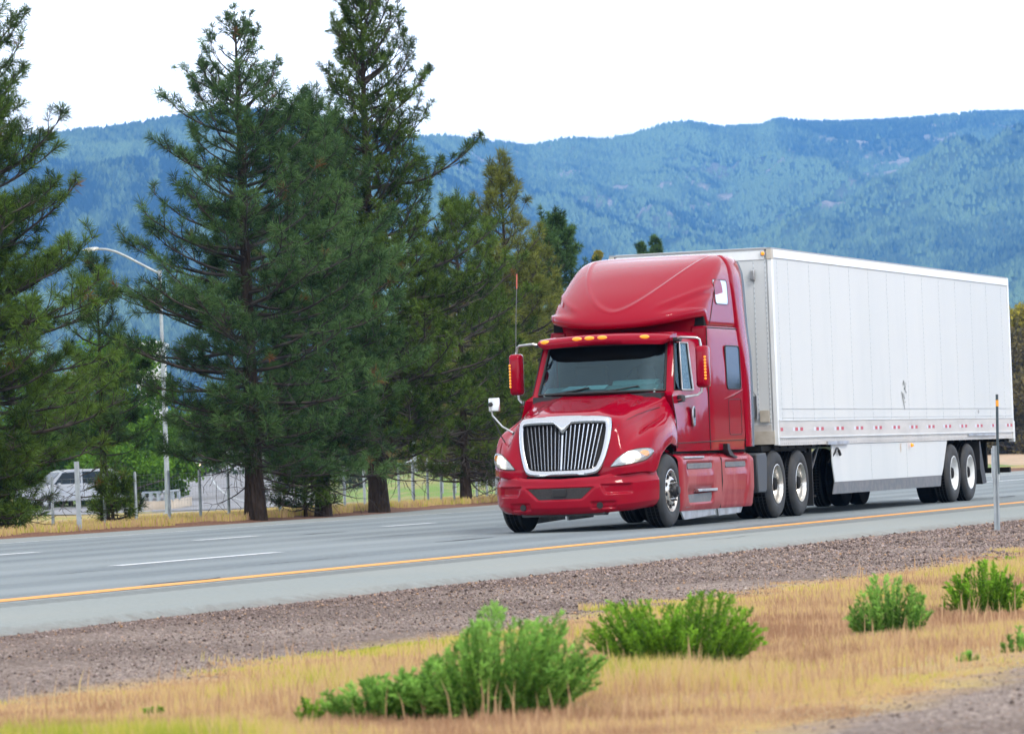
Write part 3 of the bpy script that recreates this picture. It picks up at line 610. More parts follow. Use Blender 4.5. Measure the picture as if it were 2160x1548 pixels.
# hood with fenders: control net of half sections, centre line to wheel arch
net = [
 [(-6.29,0,1.60),(-6.28,.36,1.60),(-6.20,.655,1.54),(-6.27,.67,1.32),(-6.34,.645,1.12),(-6.39,.60,.96),(-6.40,.55,.88),(-6.40,.51,.81),(-6.40,.48,.74)],
 [(-6.12,0,1.66),(-6.10,.38,1.655),(-6.03,.72,1.57),(-6.17,.79,1.36),(-6.27,.82,1.18),(-6.34,.84,1.05),(-6.38,.86,.95),(-6.39,.88,.87),(-6.38,.88,.78)],
 [(-5.80,0,1.72),(-5.80,.40,1.715),(-5.74,.77,1.62),(-5.86,.86,1.44),(-5.96,.915,1.315),(-6.06,1.00,1.225),(-6.10,1.05,1.08),(-6.10,1.09,.95),(-6.08,1.10,.80)],
 [(-5.48,0,1.78),(-5.48,.42,1.775),(-5.43,.82,1.69),(-5.49,.895,1.53),(-5.56,.955,1.425),(-5.66,1.06,1.415),(-5.80,1.145,1.31),(-5.86,1.175,1.08),(-5.86,1.18,.80)],
 [(-5.16,0,1.84),(-5.16,.43,1.835),(-5.12,.87,1.755),(-5.15,.94,1.635),(-5.19,.985,1.52),(-5.28,1.085,1.515),(-5.42,1.17,1.42),(-5.55,1.205,1.25),(-5.66,1.21,1.02)],
 [(-4.88,0,1.89),(-4.88,.44,1.885),(-4.86,.91,1.81),(-4.89,.995,1.72),(-4.93,1.05,1.64),(-4.98,1.11,1.575),(-5.05,1.165,1.47),(-5.15,1.205,1.33),(-5.24,1.21,1.17)],
 [(-4.56,0,1.93),(-4.60,.45,1.925),(-4.70,.94,1.855),(-4.71,1.02,1.78),(-4.73,1.08,1.69),(-4.75,1.13,1.59),(-4.78,1.165,1.46),(-4.80,1.18,1.30),(-4.84,1.185,1.14)],
]
HP = dense(np.array(net, float), 10, 10)
yy = np.abs(HP[..., 1]); xx = HP[..., 0]
# hood relief: a raised centre bulge with two creases running back from the grille corners
cre = np.exp(-((yy-(.40+.10*(xx+6.3)/1.7))/.045)**2)*.012*np.clip((xx+6.25)/.3, 0, 1)*(HP[..., 2] > 1.5)
cre -= np.exp(-((yy-(.62+.13*(xx+6.3)/1.7))/.06)**2)*.014*np.clip((xx+6.1)/.3, 0, 1)*(HP[..., 2] > 1.5)
HP[..., 2] += cre
edge = HP[:, -1:].copy(); inn = edge.copy(); inn[..., 1] -= .10
HPx = np.concatenate([HP, edge+np.array([0, -.012, -.006]), inn], 1)
hood = T(grid_obj('hood', HPx, RED, truck, mirror=True, flip=True))
hv = [v.co[:] for v in hood.data.vertices]; hf = [p.vertices[:] for p in hood.data.polygons]
hood_bvh = BVHTree.FromPolygons(hv, hf)
# seam lines on the hood sides, following its surface
def on_surface(bvh, pts_px, off=.004):
    out = []
    for u, v in pts_px:
        d = Vector(ray_dir(u, v)).normalized(); loc, nrm, idx, dist = bvh.ray_cast(Vector(CP), d)
        if loc is None: continue
        if nrm.dot(d) > 0: nrm = -nrm
        out.append(loc+nrm*off)
    return out
# wheel wells and engine bay floor
mb = MB()
for s in (-1, 1):
    a0, a1 = sorted((s*.62, s*1.12)); n = 14; vs_ = []
    for k in range(n+1):
        an = math.pi*(-.05+1.1*k/n); vs_.append((-5.22+.70*math.cos(an), .50+.72*math.sin(an)))
    V = [(x, a0, z) for x, z in vs_]+[(x, a1, z) for x, z in vs_]
    mb.add(V, [(i, i+1, n+2+i, n+1+i) for i in range(n)]); mb.prism([(x, z) for x, z in vs_], 'y', s*.60, s*.62)
mb.box(-6.2, -4.85, -.60, .60, .42, 1.0)
T(mb.build('wheel_well', UNDER, truck))

# headlamps cut from the fender surface, mirrored to the other side
hl = [(965, 590), (985, 565), (1015, 530), (1065, 493), (1130, 464), (1200, 451), (1262, 451), (1288, 470), (1272, 503), (1225, 540), (1140, 563), (1045, 582)]
hl = [(1020+.2778*a, 820+.2778*b) for a, b in hl]
def in_poly(p, poly):
    c = False; j = len(poly)-1
    for i in range(len(poly)):
        if (poly[i][1] > p[1]) != (poly[j][1] > p[1]) and p[0] < (poly[j][0]-poly[i][0])*(p[1]-poly[i][1])/(poly[j][1]-poly[i][1])+poly[i][0]: c = not c
        j = i
    return c
cx_, cy_ = sum(p[0] for p in hl)/len(hl), sum(p[1] for p in hl)/len(hl)
ol = [tuple(p) for p in catmull(np.array(hl+[hl[0]]), 4)[:-1]]
rings = []; nr = 7
for k in range(nr+1):
    f = k/nr; rr = []
    for u, v in ol:
        d = Vector(ray_dir(cx_+(u-cx_)*f, cy_+(v-cy_)*f)).normalized(); loc, nrm, _, _ = hood_bvh.ray_cast(Vector(CP), d)
        if loc is None: loc = rr[-1][0] if rr else Vector((-6.2, -1, 1)); nrm = Vector((-1, -.3, 0))
        if nrm.dot(d) > 0: nrm = -nrm
        rr.append((loc, nrm))
    rings.append(rr)
def patch(scale_in, off0, off1, flip=1):
    V = []; F = []; n = len(ol)
    for k in range(nr+1):
        f = k/nr
        for i in range(n):
            l, nn_ = rings[k][i]; p = l+nn_*(off0+off1*(1-f*f)); V.append((p.x, p.y*flip, p.z))
    for k in range(nr):
        for i in range(n):
            F.append((k*n+i, k*n+(i+1) % n, (k+1)*n+(i+1) % n, (k+1)*n+i))
    return V, F
g = NT('headlamp_cover'); g.t.nodes.remove(g.b)
tr = g.n('ShaderNodeBsdfTransparent', {'Color': (.93, .95, .96)}); gl = g.n('ShaderNodeBsdfGlossy', {'Color': (1, 1, 1), 'Roughness': .03})
ms = g.n('ShaderNodeMixShader', {0: g.math('ADD', g.n('ShaderNodeFresnel', {'IOR': 1.5}).outputs[0], .10), 1: tr.outputs[0], 2: gl.outputs[0]}); g.t.links.new(ms.outputs[0], g.out.inputs['Surface']); LENS = g.m
for fl in (1, -1):
    V, F = patch(1, .006, .0, fl); mb = MB(); mb.add(V, F); h = T(mb.build('headlight', SATIN, truck, smooth=True))
    V, F = patch(1, .014, .030, fl); mb = MB(); mb.add(V, F); mb.build('lens', LENS, h, smooth=True, angle=180)
    l, nn_ = rings[2][0]
    for nm, (u, v), r, m_ in (('lit_bulb', (1020+.2778*1125, 820+.2778*512), .050, LIT), ('reflector', (1020+.2778*1130, 820+.2778*512), .095, LITSOFT), ('turn_signal', (1020+.2778*1222, 820+.2778*490), .055, AMBER)):
        q = on_surface(hood_bvh, [(u, v)], .010 if nm == 'lit_bulb' else .004)[0]; mb = MB()
        n = 20; V = []; F = []
        for k in range(5):
            th = k/4*math.pi/2
            for i in range(n):
                an = 2*math.pi*i/n
                V.append((q.x-.018*math.cos(th), fl*(q.y+r*math.sin(th)*math.cos(an)), q.z+r*math.sin(th)*math.sin(an)*.85))
        # lean the disc back with the fender
        V = [(x+abs(abs(y)-abs(q.y))*0+(abs(y)-abs(q.y))*1.0, y, z) for x, y, z in V]
        for k in range(4):
            for i in range(n): F.append((k*n+i, k*n+(i+1) % n, (k+1)*n+(i+1) % n, (k+1)*n+i))
        mb.add(V, F); mb.build(nm, m_, h, smooth=True, angle=180)
    # dark gap round the lamp
    rim = [(p[0]+p[1]*.003).to_tuple() for p in rings[nr]]; rim = [(x, y*fl, z) for x, y, z in rim]; mb = MB(); mb.tube(rim+[rim[0]], .007, 5, False); mb.build('gasket', GASKET, h, smooth=True)

# grille: bright surround, slats and dark core
def gx(y, z):                                                     # the leaning, slightly bowed grille plane
    return -6.30-.20*(1.58-z)/.82+.10*(abs(y)/.68)**2.2
outer = [(0, 1.615), (.08, 1.615), (.16, 1.614), (.28, 1.61), (.56, 1.59), (.665, 1.54), (.675, 1.30), (.645, 1.10), (.595, .92), (.54, .82), (.46, .775), (.25, .765), (0, .76)]
inner = [(0, 1.335), (.03, 1.375), (.075, 1.435), (.13, 1.482), (.555, 1.482), (.597, 1.435), (.588, 1.30), (.558, 1.12), (.512, .97), (.455, .885), (.25, .862), (0, .862)]
oc = catmull(np.array(outer), 5); ic = catmull(np.array(inner), 5); half = []
for (oy, oz), (iy, iz) in zip(oc, ic):
    row = []
    for f, lift in ((0, -.045), (.03, .0), (.14, .030), (.5, .042), (.80, .034), (.95, .012), (1.0, -.05)):
        y, z = oy+(iy-oy)*f, oz+(iz-oz)*f; row.append((gx(y, z)-lift, max(y, 0), z))
    half.append(row)
half = np.array(half); full = np.concatenate([half, (half*np.array([1, -1, 1]))[::-1][1:]]); grille = T(grid_obj('grille', full, CHROME, truck, sharp=60))
mb = MB(); inn_ = [(y, z) for y, z in ic]; poly = inn_+[(-y, z) for y, z in inn_[::-1][1:-1]]
mb.add([(gx(y, z)+.055, y, z) for y, z in poly], [tuple(range(len(poly)))]); mb.build('grille_core', GASKET, grille)
def inz(y, top):                                                   # inner opening height at y
    ys_ = ic[:, 0]; zs_ = ic[:, 1]; up = zs_ > 1.25 if top else zs_ < .9
    if not top and y > .45: return float(np.interp(y, [.455, .512, .558, .588], [.885, .97, 1.12, 1.30]))
    o = np.argsort(ys_[up]); return float(np.interp(y, ys_[up][o], zs_[up][o]))
for s in (-1, 1):
    for k in range(9):
        t0 = .0625*(k+1)-.01                                      # at the top
        yt = t0; yb = t0*.80; zt = inz(yt, True)-.004; zb = inz(yb, False)+.004; mb = MB()
        for j in range(8):
            f0, f1 = j/8, (j+1)/8; za, zb_ = zb+(zt-zb)*f0, zb+(zt-zb)*f1; ya, yb_ = yb+(yt-yb)*f0, yb+(yt-yb)*f1
            w = .0095; x0, x1 = gx(ya, za), gx(yb_, zb_)
            mb.add([(x0+.05, s*ya-w*.6, za), (x0-.005, s*ya-w, za), (x0-.018, s*ya, za), (x0-.005, s*ya+w, za), (x0+.05, s*ya+w*.6, za),
                    (x1+.05, s*yb_-w*.6, zb_), (x1-.005, s*yb_-w, zb_), (x1-.018, s*yb_, zb_), (x1-.005, s*yb_+w, zb_), (x1+.05, s*yb_+w*.6, zb_)],
                   [(i, i+1, i+6, i+5) for i in range(4)])
        mb.build('slat', CHROME, grille)
mb = MB(); w = .013
mb.add([(gx(0, z)+dx, y, z) for z in (.862, 1.345) for dx, y in ((.05, -w), (-.015, -w), (-.024, 0), (-.015, w), (.05, w))], [(i, i+1, i+6, i+5) for i in range(4)]); mb.build('slat', CHROME, grille)

# bumper
plan = np.array([(-6.62, 0), (-6.61, .30), (-6.545, .60), (-6.40, .85), (-6.20, 1.03), (-6.00, 1.13), (-5.80, 1.18), (-5.74, 1.185)]); pc = catmull(plan, 26)
zc = np.linspace(.245, .86, 52); B = np.zeros((len(pc), len(zc), 3))
tn = np.gradient(pc, axis=0); nrm = np.stack([-tn[:, 1], tn[:, 0]], -1); nrm /= np.linalg.norm(nrm, axis=1, keepdims=True)
sgn_ = np.where((nrm[:, :1]*(pc[:, :1]+5.5)+nrm[:, 1:]*pc[:, 1:]) < 0, -1, 1); nrm *= sgn_
def sstep(a, b, x): t = np.clip((x-a)/(b-a), 0, 1); return t*t*(3-2*t)
for i, (x, y) in enumerate(pc):
    ztop = np.interp(y, [0, .55, .8, 1.0, 1.2], [.735, .755, .80, .84, .855]); zbot = np.interp(y, [0, .7, 1.0, 1.2], [.245, .255, .275, .31])
    z = zbot+(zc-.245)/(.615)*(ztop-zbot)
    off = np.interp((z-zbot)/(ztop-zbot), [0, .06, .18, .45, .70, .80, .93, 1], [-.10, -.055, -.012, 0, .0, -.028, -.045, -.085])
    yt = y
    tz = sstep(.435, .46, z)*sstep(.625, .60, z); hw = .30+.17*(z-.45)/.16
    off -= .030*tz*sstep(hw+.05, hw+.02, yt)                                   # lower intake
    off -= .040*sstep(.50, .53, z)*sstep(.655, .625, z)*sstep(.56+(.65-z)*.5, .60+(.65-z)*.5, yt)*sstep(.98, .93, yt)   # fog pockets
    off -= .030*sstep(.30, .33, z)*sstep(.42, .395, z)*sstep(.43, .47, yt)*sstep(.80, .74, yt)   # lower pockets
    B[i, :, 0] = x+nrm[i, 0]*off; B[i, :, 1] = y+nrm[i, 1]*off; B[i, :, 2] = z
B[0, :, 1] = 0
Bx = np.concatenate([B, B[-1:]+np.array([.02, -.06, 0])], 0)
bumper = T(grid_obj('bumper', Bx, RED, truck, mirror=True, flip=False))
MESHG = NT('intake_mesh'); MESHG.base(MESHG.mix(MESHG.rng(MESHG.vor(70, out='Distance'), .2, .45), (.045, .035, .033), (.012, .01, .01)), .6); MESHM = MESHG.m
mb = MB(); P_ = []
for k in range(25):
    y = -.46+.92*k/24; x = float(np.interp(abs(y), pc[:, 1], pc[:, 0])); ay = abs(y)
    zl = .455 if ay < .305 else .455+(ay-.305)/.17*.155
    P_.append([(x+.025, y, zl), (x+.025, y, .608)])
V = [p for r in P_ for p in r]; mb.add(V, [(2*i, 2*i+2, 2*i+3, 2*i+1) for i in range(24)]); mb.build('intake_grille', MESHM, bumper)
mb = MB(); mb.box(-6.615, -6.57, -.10, .10, .485, .60); mb.build('plate_bracket', BLACK, bumper, bevel=.008)
mb = MB(); mb.box(-6.622, -6.616, -.085, .085, .50, .585); mb.build('blank_plate', GASKET, bumper)
for s in (-1, 1):
    x = float(np.interp(.56, pc[:, 1], pc[:, 0])); mb = MB(); mb.lathe([(0, -.004), (.042, -.004), (.046, .02)], 20, 'x', (x+.020, s*.56, .355)); mb.build('tow_hole', GASKET, bumper)
mb = MB(); mb.box(-6.40, -6.2, -.55, .55, .60, .80); mb.box(-6.36, -6.1, -.62, .62, .36, .68); mb.box(-6.08, -5.9, -.85, .85, .36, .76); T(mb.build('bumper_support', UNDER, truck))
mb = MB(); mb.prism([(-.62, .26), (.62, .26), (.60, .22), (-.60, .22)], 'x', -6.45, -6.3); T(mb.build('air_dam', BLACK, truck))

# cab shell rows from the belt line up, columns round from the windscreen centre to the sleeper
zs_ = np.array([1.06, 1.20, 1.55, 1.86, 1.935, 2.15, 2.40, 2.615, 2.70, 2.775])
def lerp_row(bot, top):
    bot, top = np.array(bot, float), np.array(top, float); out = []
    for z in zs_:
        f = (z-1.935)/(2.615-1.935); p = bot+(top-bot)*f
        if z < 1.935: p = bot.copy()
        out.append([p[0], p[1], z])
    return out
bk = [((-4.86, 0), (-4.42, 0)), ((-4.84, .35), (-4.40, .33)), ((-4.76, .68), (-4.33, .64)), ((-4.56, .94), (-4.18, .875)), ((-4.54, 1.015), (-4.20, .94)), ((-4.49, 1.065), (-4.18, .985)),
      ((-4.31, 1.11), (-4.08, 1.02)), ((-4.28, 1.112), (-4.05, 1.023)), ((-3.88, 1.155), (-3.74, 1.05)), ((-3.55, 1.18), (-3.55, 1.075)), ((-3.22, 1.185), (-3.22, 1.10))]
CB = np.array([lerp_row(a, b) for a, b in bk])
for i in range(len(bk)):                                           # below the belt the doors are upright and the front closes off under the hood
    for j, z in enumerate(zs_):
        if z < 1.9:
            f = (1.935-z)/.875
            if i <= 3: CB[i, j, 0] = -4.62
            if i == 3: CB[i, j, 0] = -4.64; CB[i, j, 1] = 1.0
            if i == 4: CB[i, j] = (-4.70, 1.08, z)
            if i >= 5: CB[i, j, 1] = min(1.19, CB[i, j, 1]+.035*sstep(0, .3, f))
            if i == 5: CB[i, j, 0] = -4.80
            if i == 5: CB[i, j, 1] = 1.16
            if i == 5 and z > 1.7: CB[i, j, 0] = -4.72; CB[i, j, 1] = 1.10
        if z > 2.65: CB[i, j, 0] += .02; CB[i, j, 1] -= .02 if z < 2.75 else .07
n1, n2 = CB.shape[:2]; mask = np.ones((n1-1, n2-1), bool)
mask[0:3, 4:7] = False                                              # windscreen
mask[5:6, 4:7] = False; mask[7:8, 4:7] = False                      # door windows, front and main
cab = T(grid_obj('cab', CB, RED, truck, mask=mask, mirror=True, flip=True, sharp=50))
# roof of the cab
mb = MB(); ring = [tuple(CB[i, -1]) for i in range(n1)]; poly = ring+[(x, -y, z) for x, y, z in ring[::-1][:-1]]; mb.add(poly, [tuple(range(len(poly)))]); T(mb.build('cab_roof', RED, truck))
def glass_patch(name, i0, i1, j0, j1, m_, parent, push=.0, sides=(1,)):
    for s in sides:
        P = dense(CB[i0:i1+1, j0:j1+1], 4, 3); n_ = np.cross(np.gradient(P, axis=0), np.gradient(P, axis=1)); n_ = unit(n_)
        ref = P-np.array([-3.9, 0, 2.2]); n_ *= np.sign((n_*ref).sum(-1, keepdims=True)); P = P+n_*push; P = P*np.array([1, s, 1])
        o = grid_obj(name, P, m_, parent, flip=(s < 0)); T(o) if parent is truck else None
    return o
# windscreen across both halves
P = CB[0:4, 4:8]; P = np.concatenate([(P*np.array([1, -1, 1]))[::-1][:-1], P]); P = dense(P, 5, 5); ws = T(grid_obj('windshield', P-np.array([.004, 0, 0]), GLASS, truck, flip=False))
for s in (-1, 1):
    q = lambda i, j: tuple(CB[i, j]*np.array([1, s, 1])+np.array([-.006, s*.006, 0]))
    mb = MB()
    a, b_ = q(3, 4), q(3, 7); mb.tube([a, tuple(np.array(a)*.5+np.array(b_)*.5), b_], .020, 6)
    mb.build('window_seal', GASKET, ws, smooth=True)
    f_ = T(glass_patch('vent_window', 5, 6, 4, 7, GLASS, truck, -.006, (s,))); w_ = T(glass_patch('side_window', 7, 8, 4, 7, GLASS, truck, -.006, (s,)))
    for (i0, i1), o_, r in (((5, 6), f_, .010), ((7, 8), w_, .014)):
        mb = MB(); c_ = [q(i0, 4), q(i1, 4), q(i1, 5), q(i1, 6), q(i1, 7), q(i0, 7), q(i0, 6), q(i0, 5), q(i0, 4)]; mb.tube(c_, r, 6, False); mb.build('window_frame', SATIN if i0 == 7 else GASKET, o_, smooth=True)
mb = MB(); pts = [tuple(P[i, 0]-np.array([.008, 0, 0])) for i in range(P.shape[0])]; mb.tube(pts, .022, 6); pts = [tuple(P[i, -1]-np.array([.008, 0, 0])) for i in range(P.shape[0])]; mb.tube(pts, .018, 6); mb.build('window_seal', GASKET, ws, smooth=True)
# tinted band under the visor
mb = MB(); n = P.shape[0]; V = []
for i in range(n):
    t = i/(n-1); dz = .17*(1-abs(2*t-1)**6*.9)+.05; top = P[i, -1]-np.array([.009, 0, 0]); low = P[i, 0]-np.array([.009, 0, 0]); k = dz/.68
    V += [tuple(top), tuple(top+(low-top)*k)]
mb.add(V, [(2*i, 2*i+1, 2*i+3, 2*i+2) for i in range(n-1)]); mb.build('shade_band', mat('black_sun_band', (.003, .003, .003), .9, spec=0), ws)
mb = MB(); mb.box(-4.80, -4.58, -.96, .96, 1.72, 1.905); T(mb.build('cowl', BLACK, truck))
for s in (-1, 1):
    q = on_surface(hood_bvh, [(1290, 908), (1305, 896), (1325, 884), (1345, 874), (1370, 865), (1392, 859)], .001)
    if len(q) > 3: mb = MB(); mb.tube([(p.x, s*abs(p.y), p.z) for p in q], .0045, 4, False); T(mb.build('panel_seam', GASKET, truck))
# wipers
for y0, y1 in ((.62, .10), (-.15, -.62)):
    mb = MB(); f = lambda y, z: (float(np.interp(abs(y), [0, .35, .68, .94], [-4.86, -4.84, -4.76, -4.56]))+(z-1.935)*.63-.03, y, z)
    mb.tube([f(y0, 1.93), f((y0+y1)/2, 1.975), f(y1, 2.01)], .010, 5); mb.tube([f(y0+.15, 1.945), f(y1-.02, 2.0)], .006, 4); T(mb.build('wiper', BLACK, truck))
# cab interior
mb = MB(); mb.prism([(-4.70, 1.94), (-4.50, 2.03), (-4.20, 2.04), (-4.15, 1.95), (-4.15, 1.6), (-4.6, 1.6)], 'y', -.84, .84); da = T(mb.build('dashboard', DASH, truck, bevel=.02))
mb = MB(); mb.prism([(-4.48, 2.03), (-4.40, 2.10), (-4.22, 2.11), (-4.18, 2.03)], 'y', -.78, -.12); mb.build('gauge_hood', DASH, da, bevel=.02)
mb = MB(); cpt = Vector((-4.08, -.45, 2.13)); pts = []
for k in range(25):
    an = 2*math.pi*k/24; pts.append((cpt.x+.10*math.sin(an), cpt.y+.22*math.cos(an), cpt.z+.19*math.sin(an)))
mb.tube(pts, .015, 6, False); mb.tube([(-4.08, -.66, 2.13), (-4.1, -.45, 2.11), (-4.08, -.24, 2.13)], .014, 5); mb.tube([(-4.1, -.45, 2.12), (-4.3, -.45, 1.98)], .03, 6); T(mb.build('steering_wheel', BLACK, truck, smooth=True))
mb = MB()
mb.box(-3.6, -3.5, -.72, -.22, 1.6, 2.35); T(mb.build('seat', CABIN, truck, bevel=.04)); mb = MB(); mb.box(-3.6, -3.5, .22, .72, 1.6, 2.35); T(mb.build('seat', CABIN, truck, bevel=.04))
mb = MB(); mb.box(-3.28, -3.24, -1.08, 1.08, 1.1, 2.6); T(mb.build('sleeper_curtain', mat('curtain_cloth', (.05, .075, .08), .9), truck))
mb = MB(); mb.add([(-4.76, .55, 1.985), (-4.52, .50, 2.045), (-4.55, .22, 2.045), (-4.80, .25, 1.985)], [(0, 1, 2, 3)]); mb.add([(-4.80, .20, 1.985), (-4.5, .22, 2.048), (-4.48, -.08, 2.048), (-4.80, -.12, 1.985)], [(0, 1, 2, 3)]); T(mb.build('papers', PAPER, truck))

# visor with marker lamps
vis = []
for y in np.linspace(-.995, .995, 41):
    b = (abs(y)/.995)**2.4*.22; e = 1-sstep(.90, .995, abs(y))*.35; x0 = -4.60+b; zt = 2.775-.035*(abs(y))**2
    vis.append([(x0+.34, y, zt+.015), (x0+.12, y, zt-.002), (x0+.02, y, zt-.03), (x0-.02, y, zt-.085*e), (x0+.015, y, zt-.155*e), (x0+.06, y, zt-.150*e), (x0+.30, y, zt-.10)])
vis = np.array(vis); visor = T(grid_obj('visor', vis, RED, truck, sharp=70)); mb = MB()
mb.add([tuple(p) for p in vis[0]], [tuple(range(7))]); mb.build('visor_end', RED, visor); mb = MB(); mb.add([tuple(p) for p in vis[-1]], [tuple(range(7))[::-1]]); mb.build('visor_end', RED, visor)
for y in (-.66, -.055, .14, .33, .86):
    b = (abs(y)/.995)**2.4*.22; x0 = -4.60+b; zt = 2.775-.035*y*y; mb = MB(); n = 18
    V = [(x0-.018-.022*math.cos(k/4*math.pi/2)+.012, y+.075*math.sin(k/4*math.pi/2)*math.cos(2*math.pi*i/n), zt-.052+.030*math.sin(k/4*math.pi/2)*math.sin(2*math.pi*i/n)) for k in range(5) for i in range(n)]
    mb.add(V, [(k*n+i, k*n+(i+1) % n, (k+1)*n+(i+1) % n, (k+1)*n+i) for k in range(4) for i in range(n)]); mb.build('marker_lamp', AMBER, visor, smooth=True, angle=180)

# sleeper box and roof fairing: horizontal sections
def section(z, xc, xk, w, xr=-1.50, e=2.4):
    """half outline from the front centre round the corner and back"""
    out = []
    for t in np.linspace(0, math.pi/2, 80):
        c, s = math.cos(t), math.sin(t); out.append((xk+(xc-xk)*abs(c)**(2/2.05), w*abs(s)**(2/2.25), z))
    for x in np.linspace(xk, xr, 26)[1:]: out.append((x, w, z))
    return out
tab = [  # z, centre x, corner x, half width
 (2.86, -3.98, -3.12, 1.15), (2.90, -4.01, -3.12, 1.165), (2.97, -4.00, -3.10, 1.168), (3.08, -3.91, -3.02, 1.165), (3.22, -3.75, -2.88, 1.16), (3.38, -3.52, -2.66, 1.155), (3.54, -3.24, -2.42, 1.145),
 (3.68, -2.96, -2.20, 1.13), (3.79, -2.68, -2.04, 1.105), (3.87, -2.42, -1.92, 1.065), (3.925, -2.18, -1.80, 1.01), (3.955, -1.95, -1.72, .94), (3.975, -1.75, -1.62, .80), (3.985, -1.62, -1.56, .50), (3.988, -1.55, -1.53, .02)]
tb = catmull(np.array(tab), 11); FP = np.array([section(*r) for r in tb])
def lift(P, zmax):
    """the lip sweeps up towards the corners"""
    k = .14*(np.abs(P[..., 1])/1.12)**2.2*sstep(-3.02, -3.20, P[..., 0])*sstep(zmax+.16, zmax-.06, P[..., 2]); P[..., 2] += k; return P
FP = lift(FP, 3.0)
d_ = np.zeros(FP.shape[:2]); ay = np.abs(FP[..., 1]); zz = FP[..., 2]; xx = FP[..., 0]
u1 = 3.10+1.02*np.clip(ay, 0, 2)**1.75
front = sstep(-1.75, -2.1, xx)
d_ -= .020*sstep(0, .08, zz-u1)*front; d_ += .007*np.exp(-((zz-u1+.01)/.022)**2)*front
front = sstep(-2.55, -2.95, xx)
u2 = 2.98+.55*np.clip(ay-.45, 0, 2)**1.3; d_ += .016*np.exp(-((zz-u2-.12)/.045)**2)*sstep(.45, .75, ay)*front
d_ -= .012*np.exp(-((zz-u2-.02)/.045)**2)*sstep(.55, .85, ay)*front
nf = unit(np.cross(np.gradient(FP, axis=0), np.gradient(FP, axis=1))); nf *= np.sign((nf*(FP-np.array([-2, 0, 3.0]))).sum(-1, keepdims=True)); FP2 = FP+nf*d_[..., None]; FP2[:, 0, 1] = 0
FPf = np.swapaxes(FP2, 0, 1); fair = T(grid_obj('roof_fairing', FPf, RED, truck, mirror=True))
# undercut below the fairing lip down to the cab roof
fv = [tuple(p) for p in FPf.reshape(-1, 3)]; fair_bvh = BVHTree.FromPolygons([(x, -y, z) for x, y, z in fv], [tuple(int(a) for a in f) for f in grid_faces(*FPf.shape[:2])])
def side_y(x, z, dflt):
    loc = fair_bvh.ray_cast(Vector((x, -3, z)), Vector((0, 1, 0)))[0]
    return max(-loc.y, dflt-.25) if loc is not None else dflt
und = []
for (z, xc, xk, w) in ((2.86, -3.98, -3.12, 1.13), (2.85, -3.94, -3.12, 1.12), (2.862, -3.75, -3.10, 1.09), (2.88, -3.45, -3.1, 1.06), (2.84, -3.36, -3.1, 1.06), (2.70, -3.36, -3.1, 1.08)): und.append(section(z, xc, xk, w))
und = np.array(und); und[:4] = lift(und[:4], 3.0); T(grid_obj('fairing_underside', np.swapaxes(und, 0, 1), RED, truck, mirror=True, flip=True))
mb = MB(); mb.box(-3.14, -2.4, -1.135, 1.135, 2.78, 3.06); T(mb.build('fairing_backing', RED, truck, bevel=.04))
# sleeper walls
sl = np.array([[(x, w, z) for (x, w) in ((-3.24, 1.19), (-3.19, 1.205), (-3.0, 1.21), (-2.4, 1.212), (-1.50, 1.212))] for z, dw in ((1.06, 0), (1.3, 0), (2.0, 0), (2.3, 0), (2.6, .012), (2.80, .030), (2.865, .040))])
sl[3:, :, 1] -= np.array([0, .012, .030, .040])[:, None]
sl[0, :, 1] -= .02; T(grid_obj('sleeper_side', np.swapaxes(sl, 0, 1), RED, truck, sharp=50, flip=True)); T(grid_obj('sleeper_side', np.swapaxes(sl, 0, 1)*np.array([1, -1, 1]), RED, truck, sharp=50))
mb = MB(); mb.box(-3.2, -1.25, -1.15, 1.15, 1.05, 3.0); mb.box(-2.0, -1.25, -1.05, 1.05, 3.0, 3.85); T(mb.build('sleeper_bulkhead', UNDER, truck))
# rear side extenders, their rubber edge
for s in (-1, 1):
    prof = [(1.10, 1.215), (1.6, 1.222), (2.4, 1.222), (2.85, 1.185), (3.2, 1.165), (3.54, 1.15), (3.72, 1.125), (3.87, 1.07), (3.945, .99)]; G_ = []
    for z, w in catmull(np.array(prof), 5):
        xf = np.interp(z, [1.1, 2.0, 2.8, 3.5, 3.97], [-1.44, -1.50, -1.62, -1.76, -1.80]); G_.append([(xf, s*(w-.015), z), (xf+.02, s*(w+.012), z), (xf+.12, s*(w+.022), z), (-1.22, s*(w+.020), z), (-1.16, s*(w+.005), z), (-1.15, s*(w-.02), z)])
    ex = T(grid_obj('side_extender', np.array(G_), RED, truck, flip=(s > 0)))
    G2 = [[(-1.15, s*(w+.002), z), (-1.00, s*(w-.010), z), (-.99, s*(w-.03), z), (-1.15, s*(w-.03), z)] for z, w in catmull(np.array(prof[:-1]), 5)]; grid_obj('rubber_edge', np.array(G2), STRIP, ex, sharp=40)
for s in (-1, 1):                                                  # shoulders where the sleeper steps out from the cab
    mb = MB(); a0, a1 = sorted((s*.95, s*1.20)); mb.box(-3.235, -3.16, a0, a1, 1.08, 2.865); T(mb.build('sleeper_shoulder', RED, truck, bevel=.03))
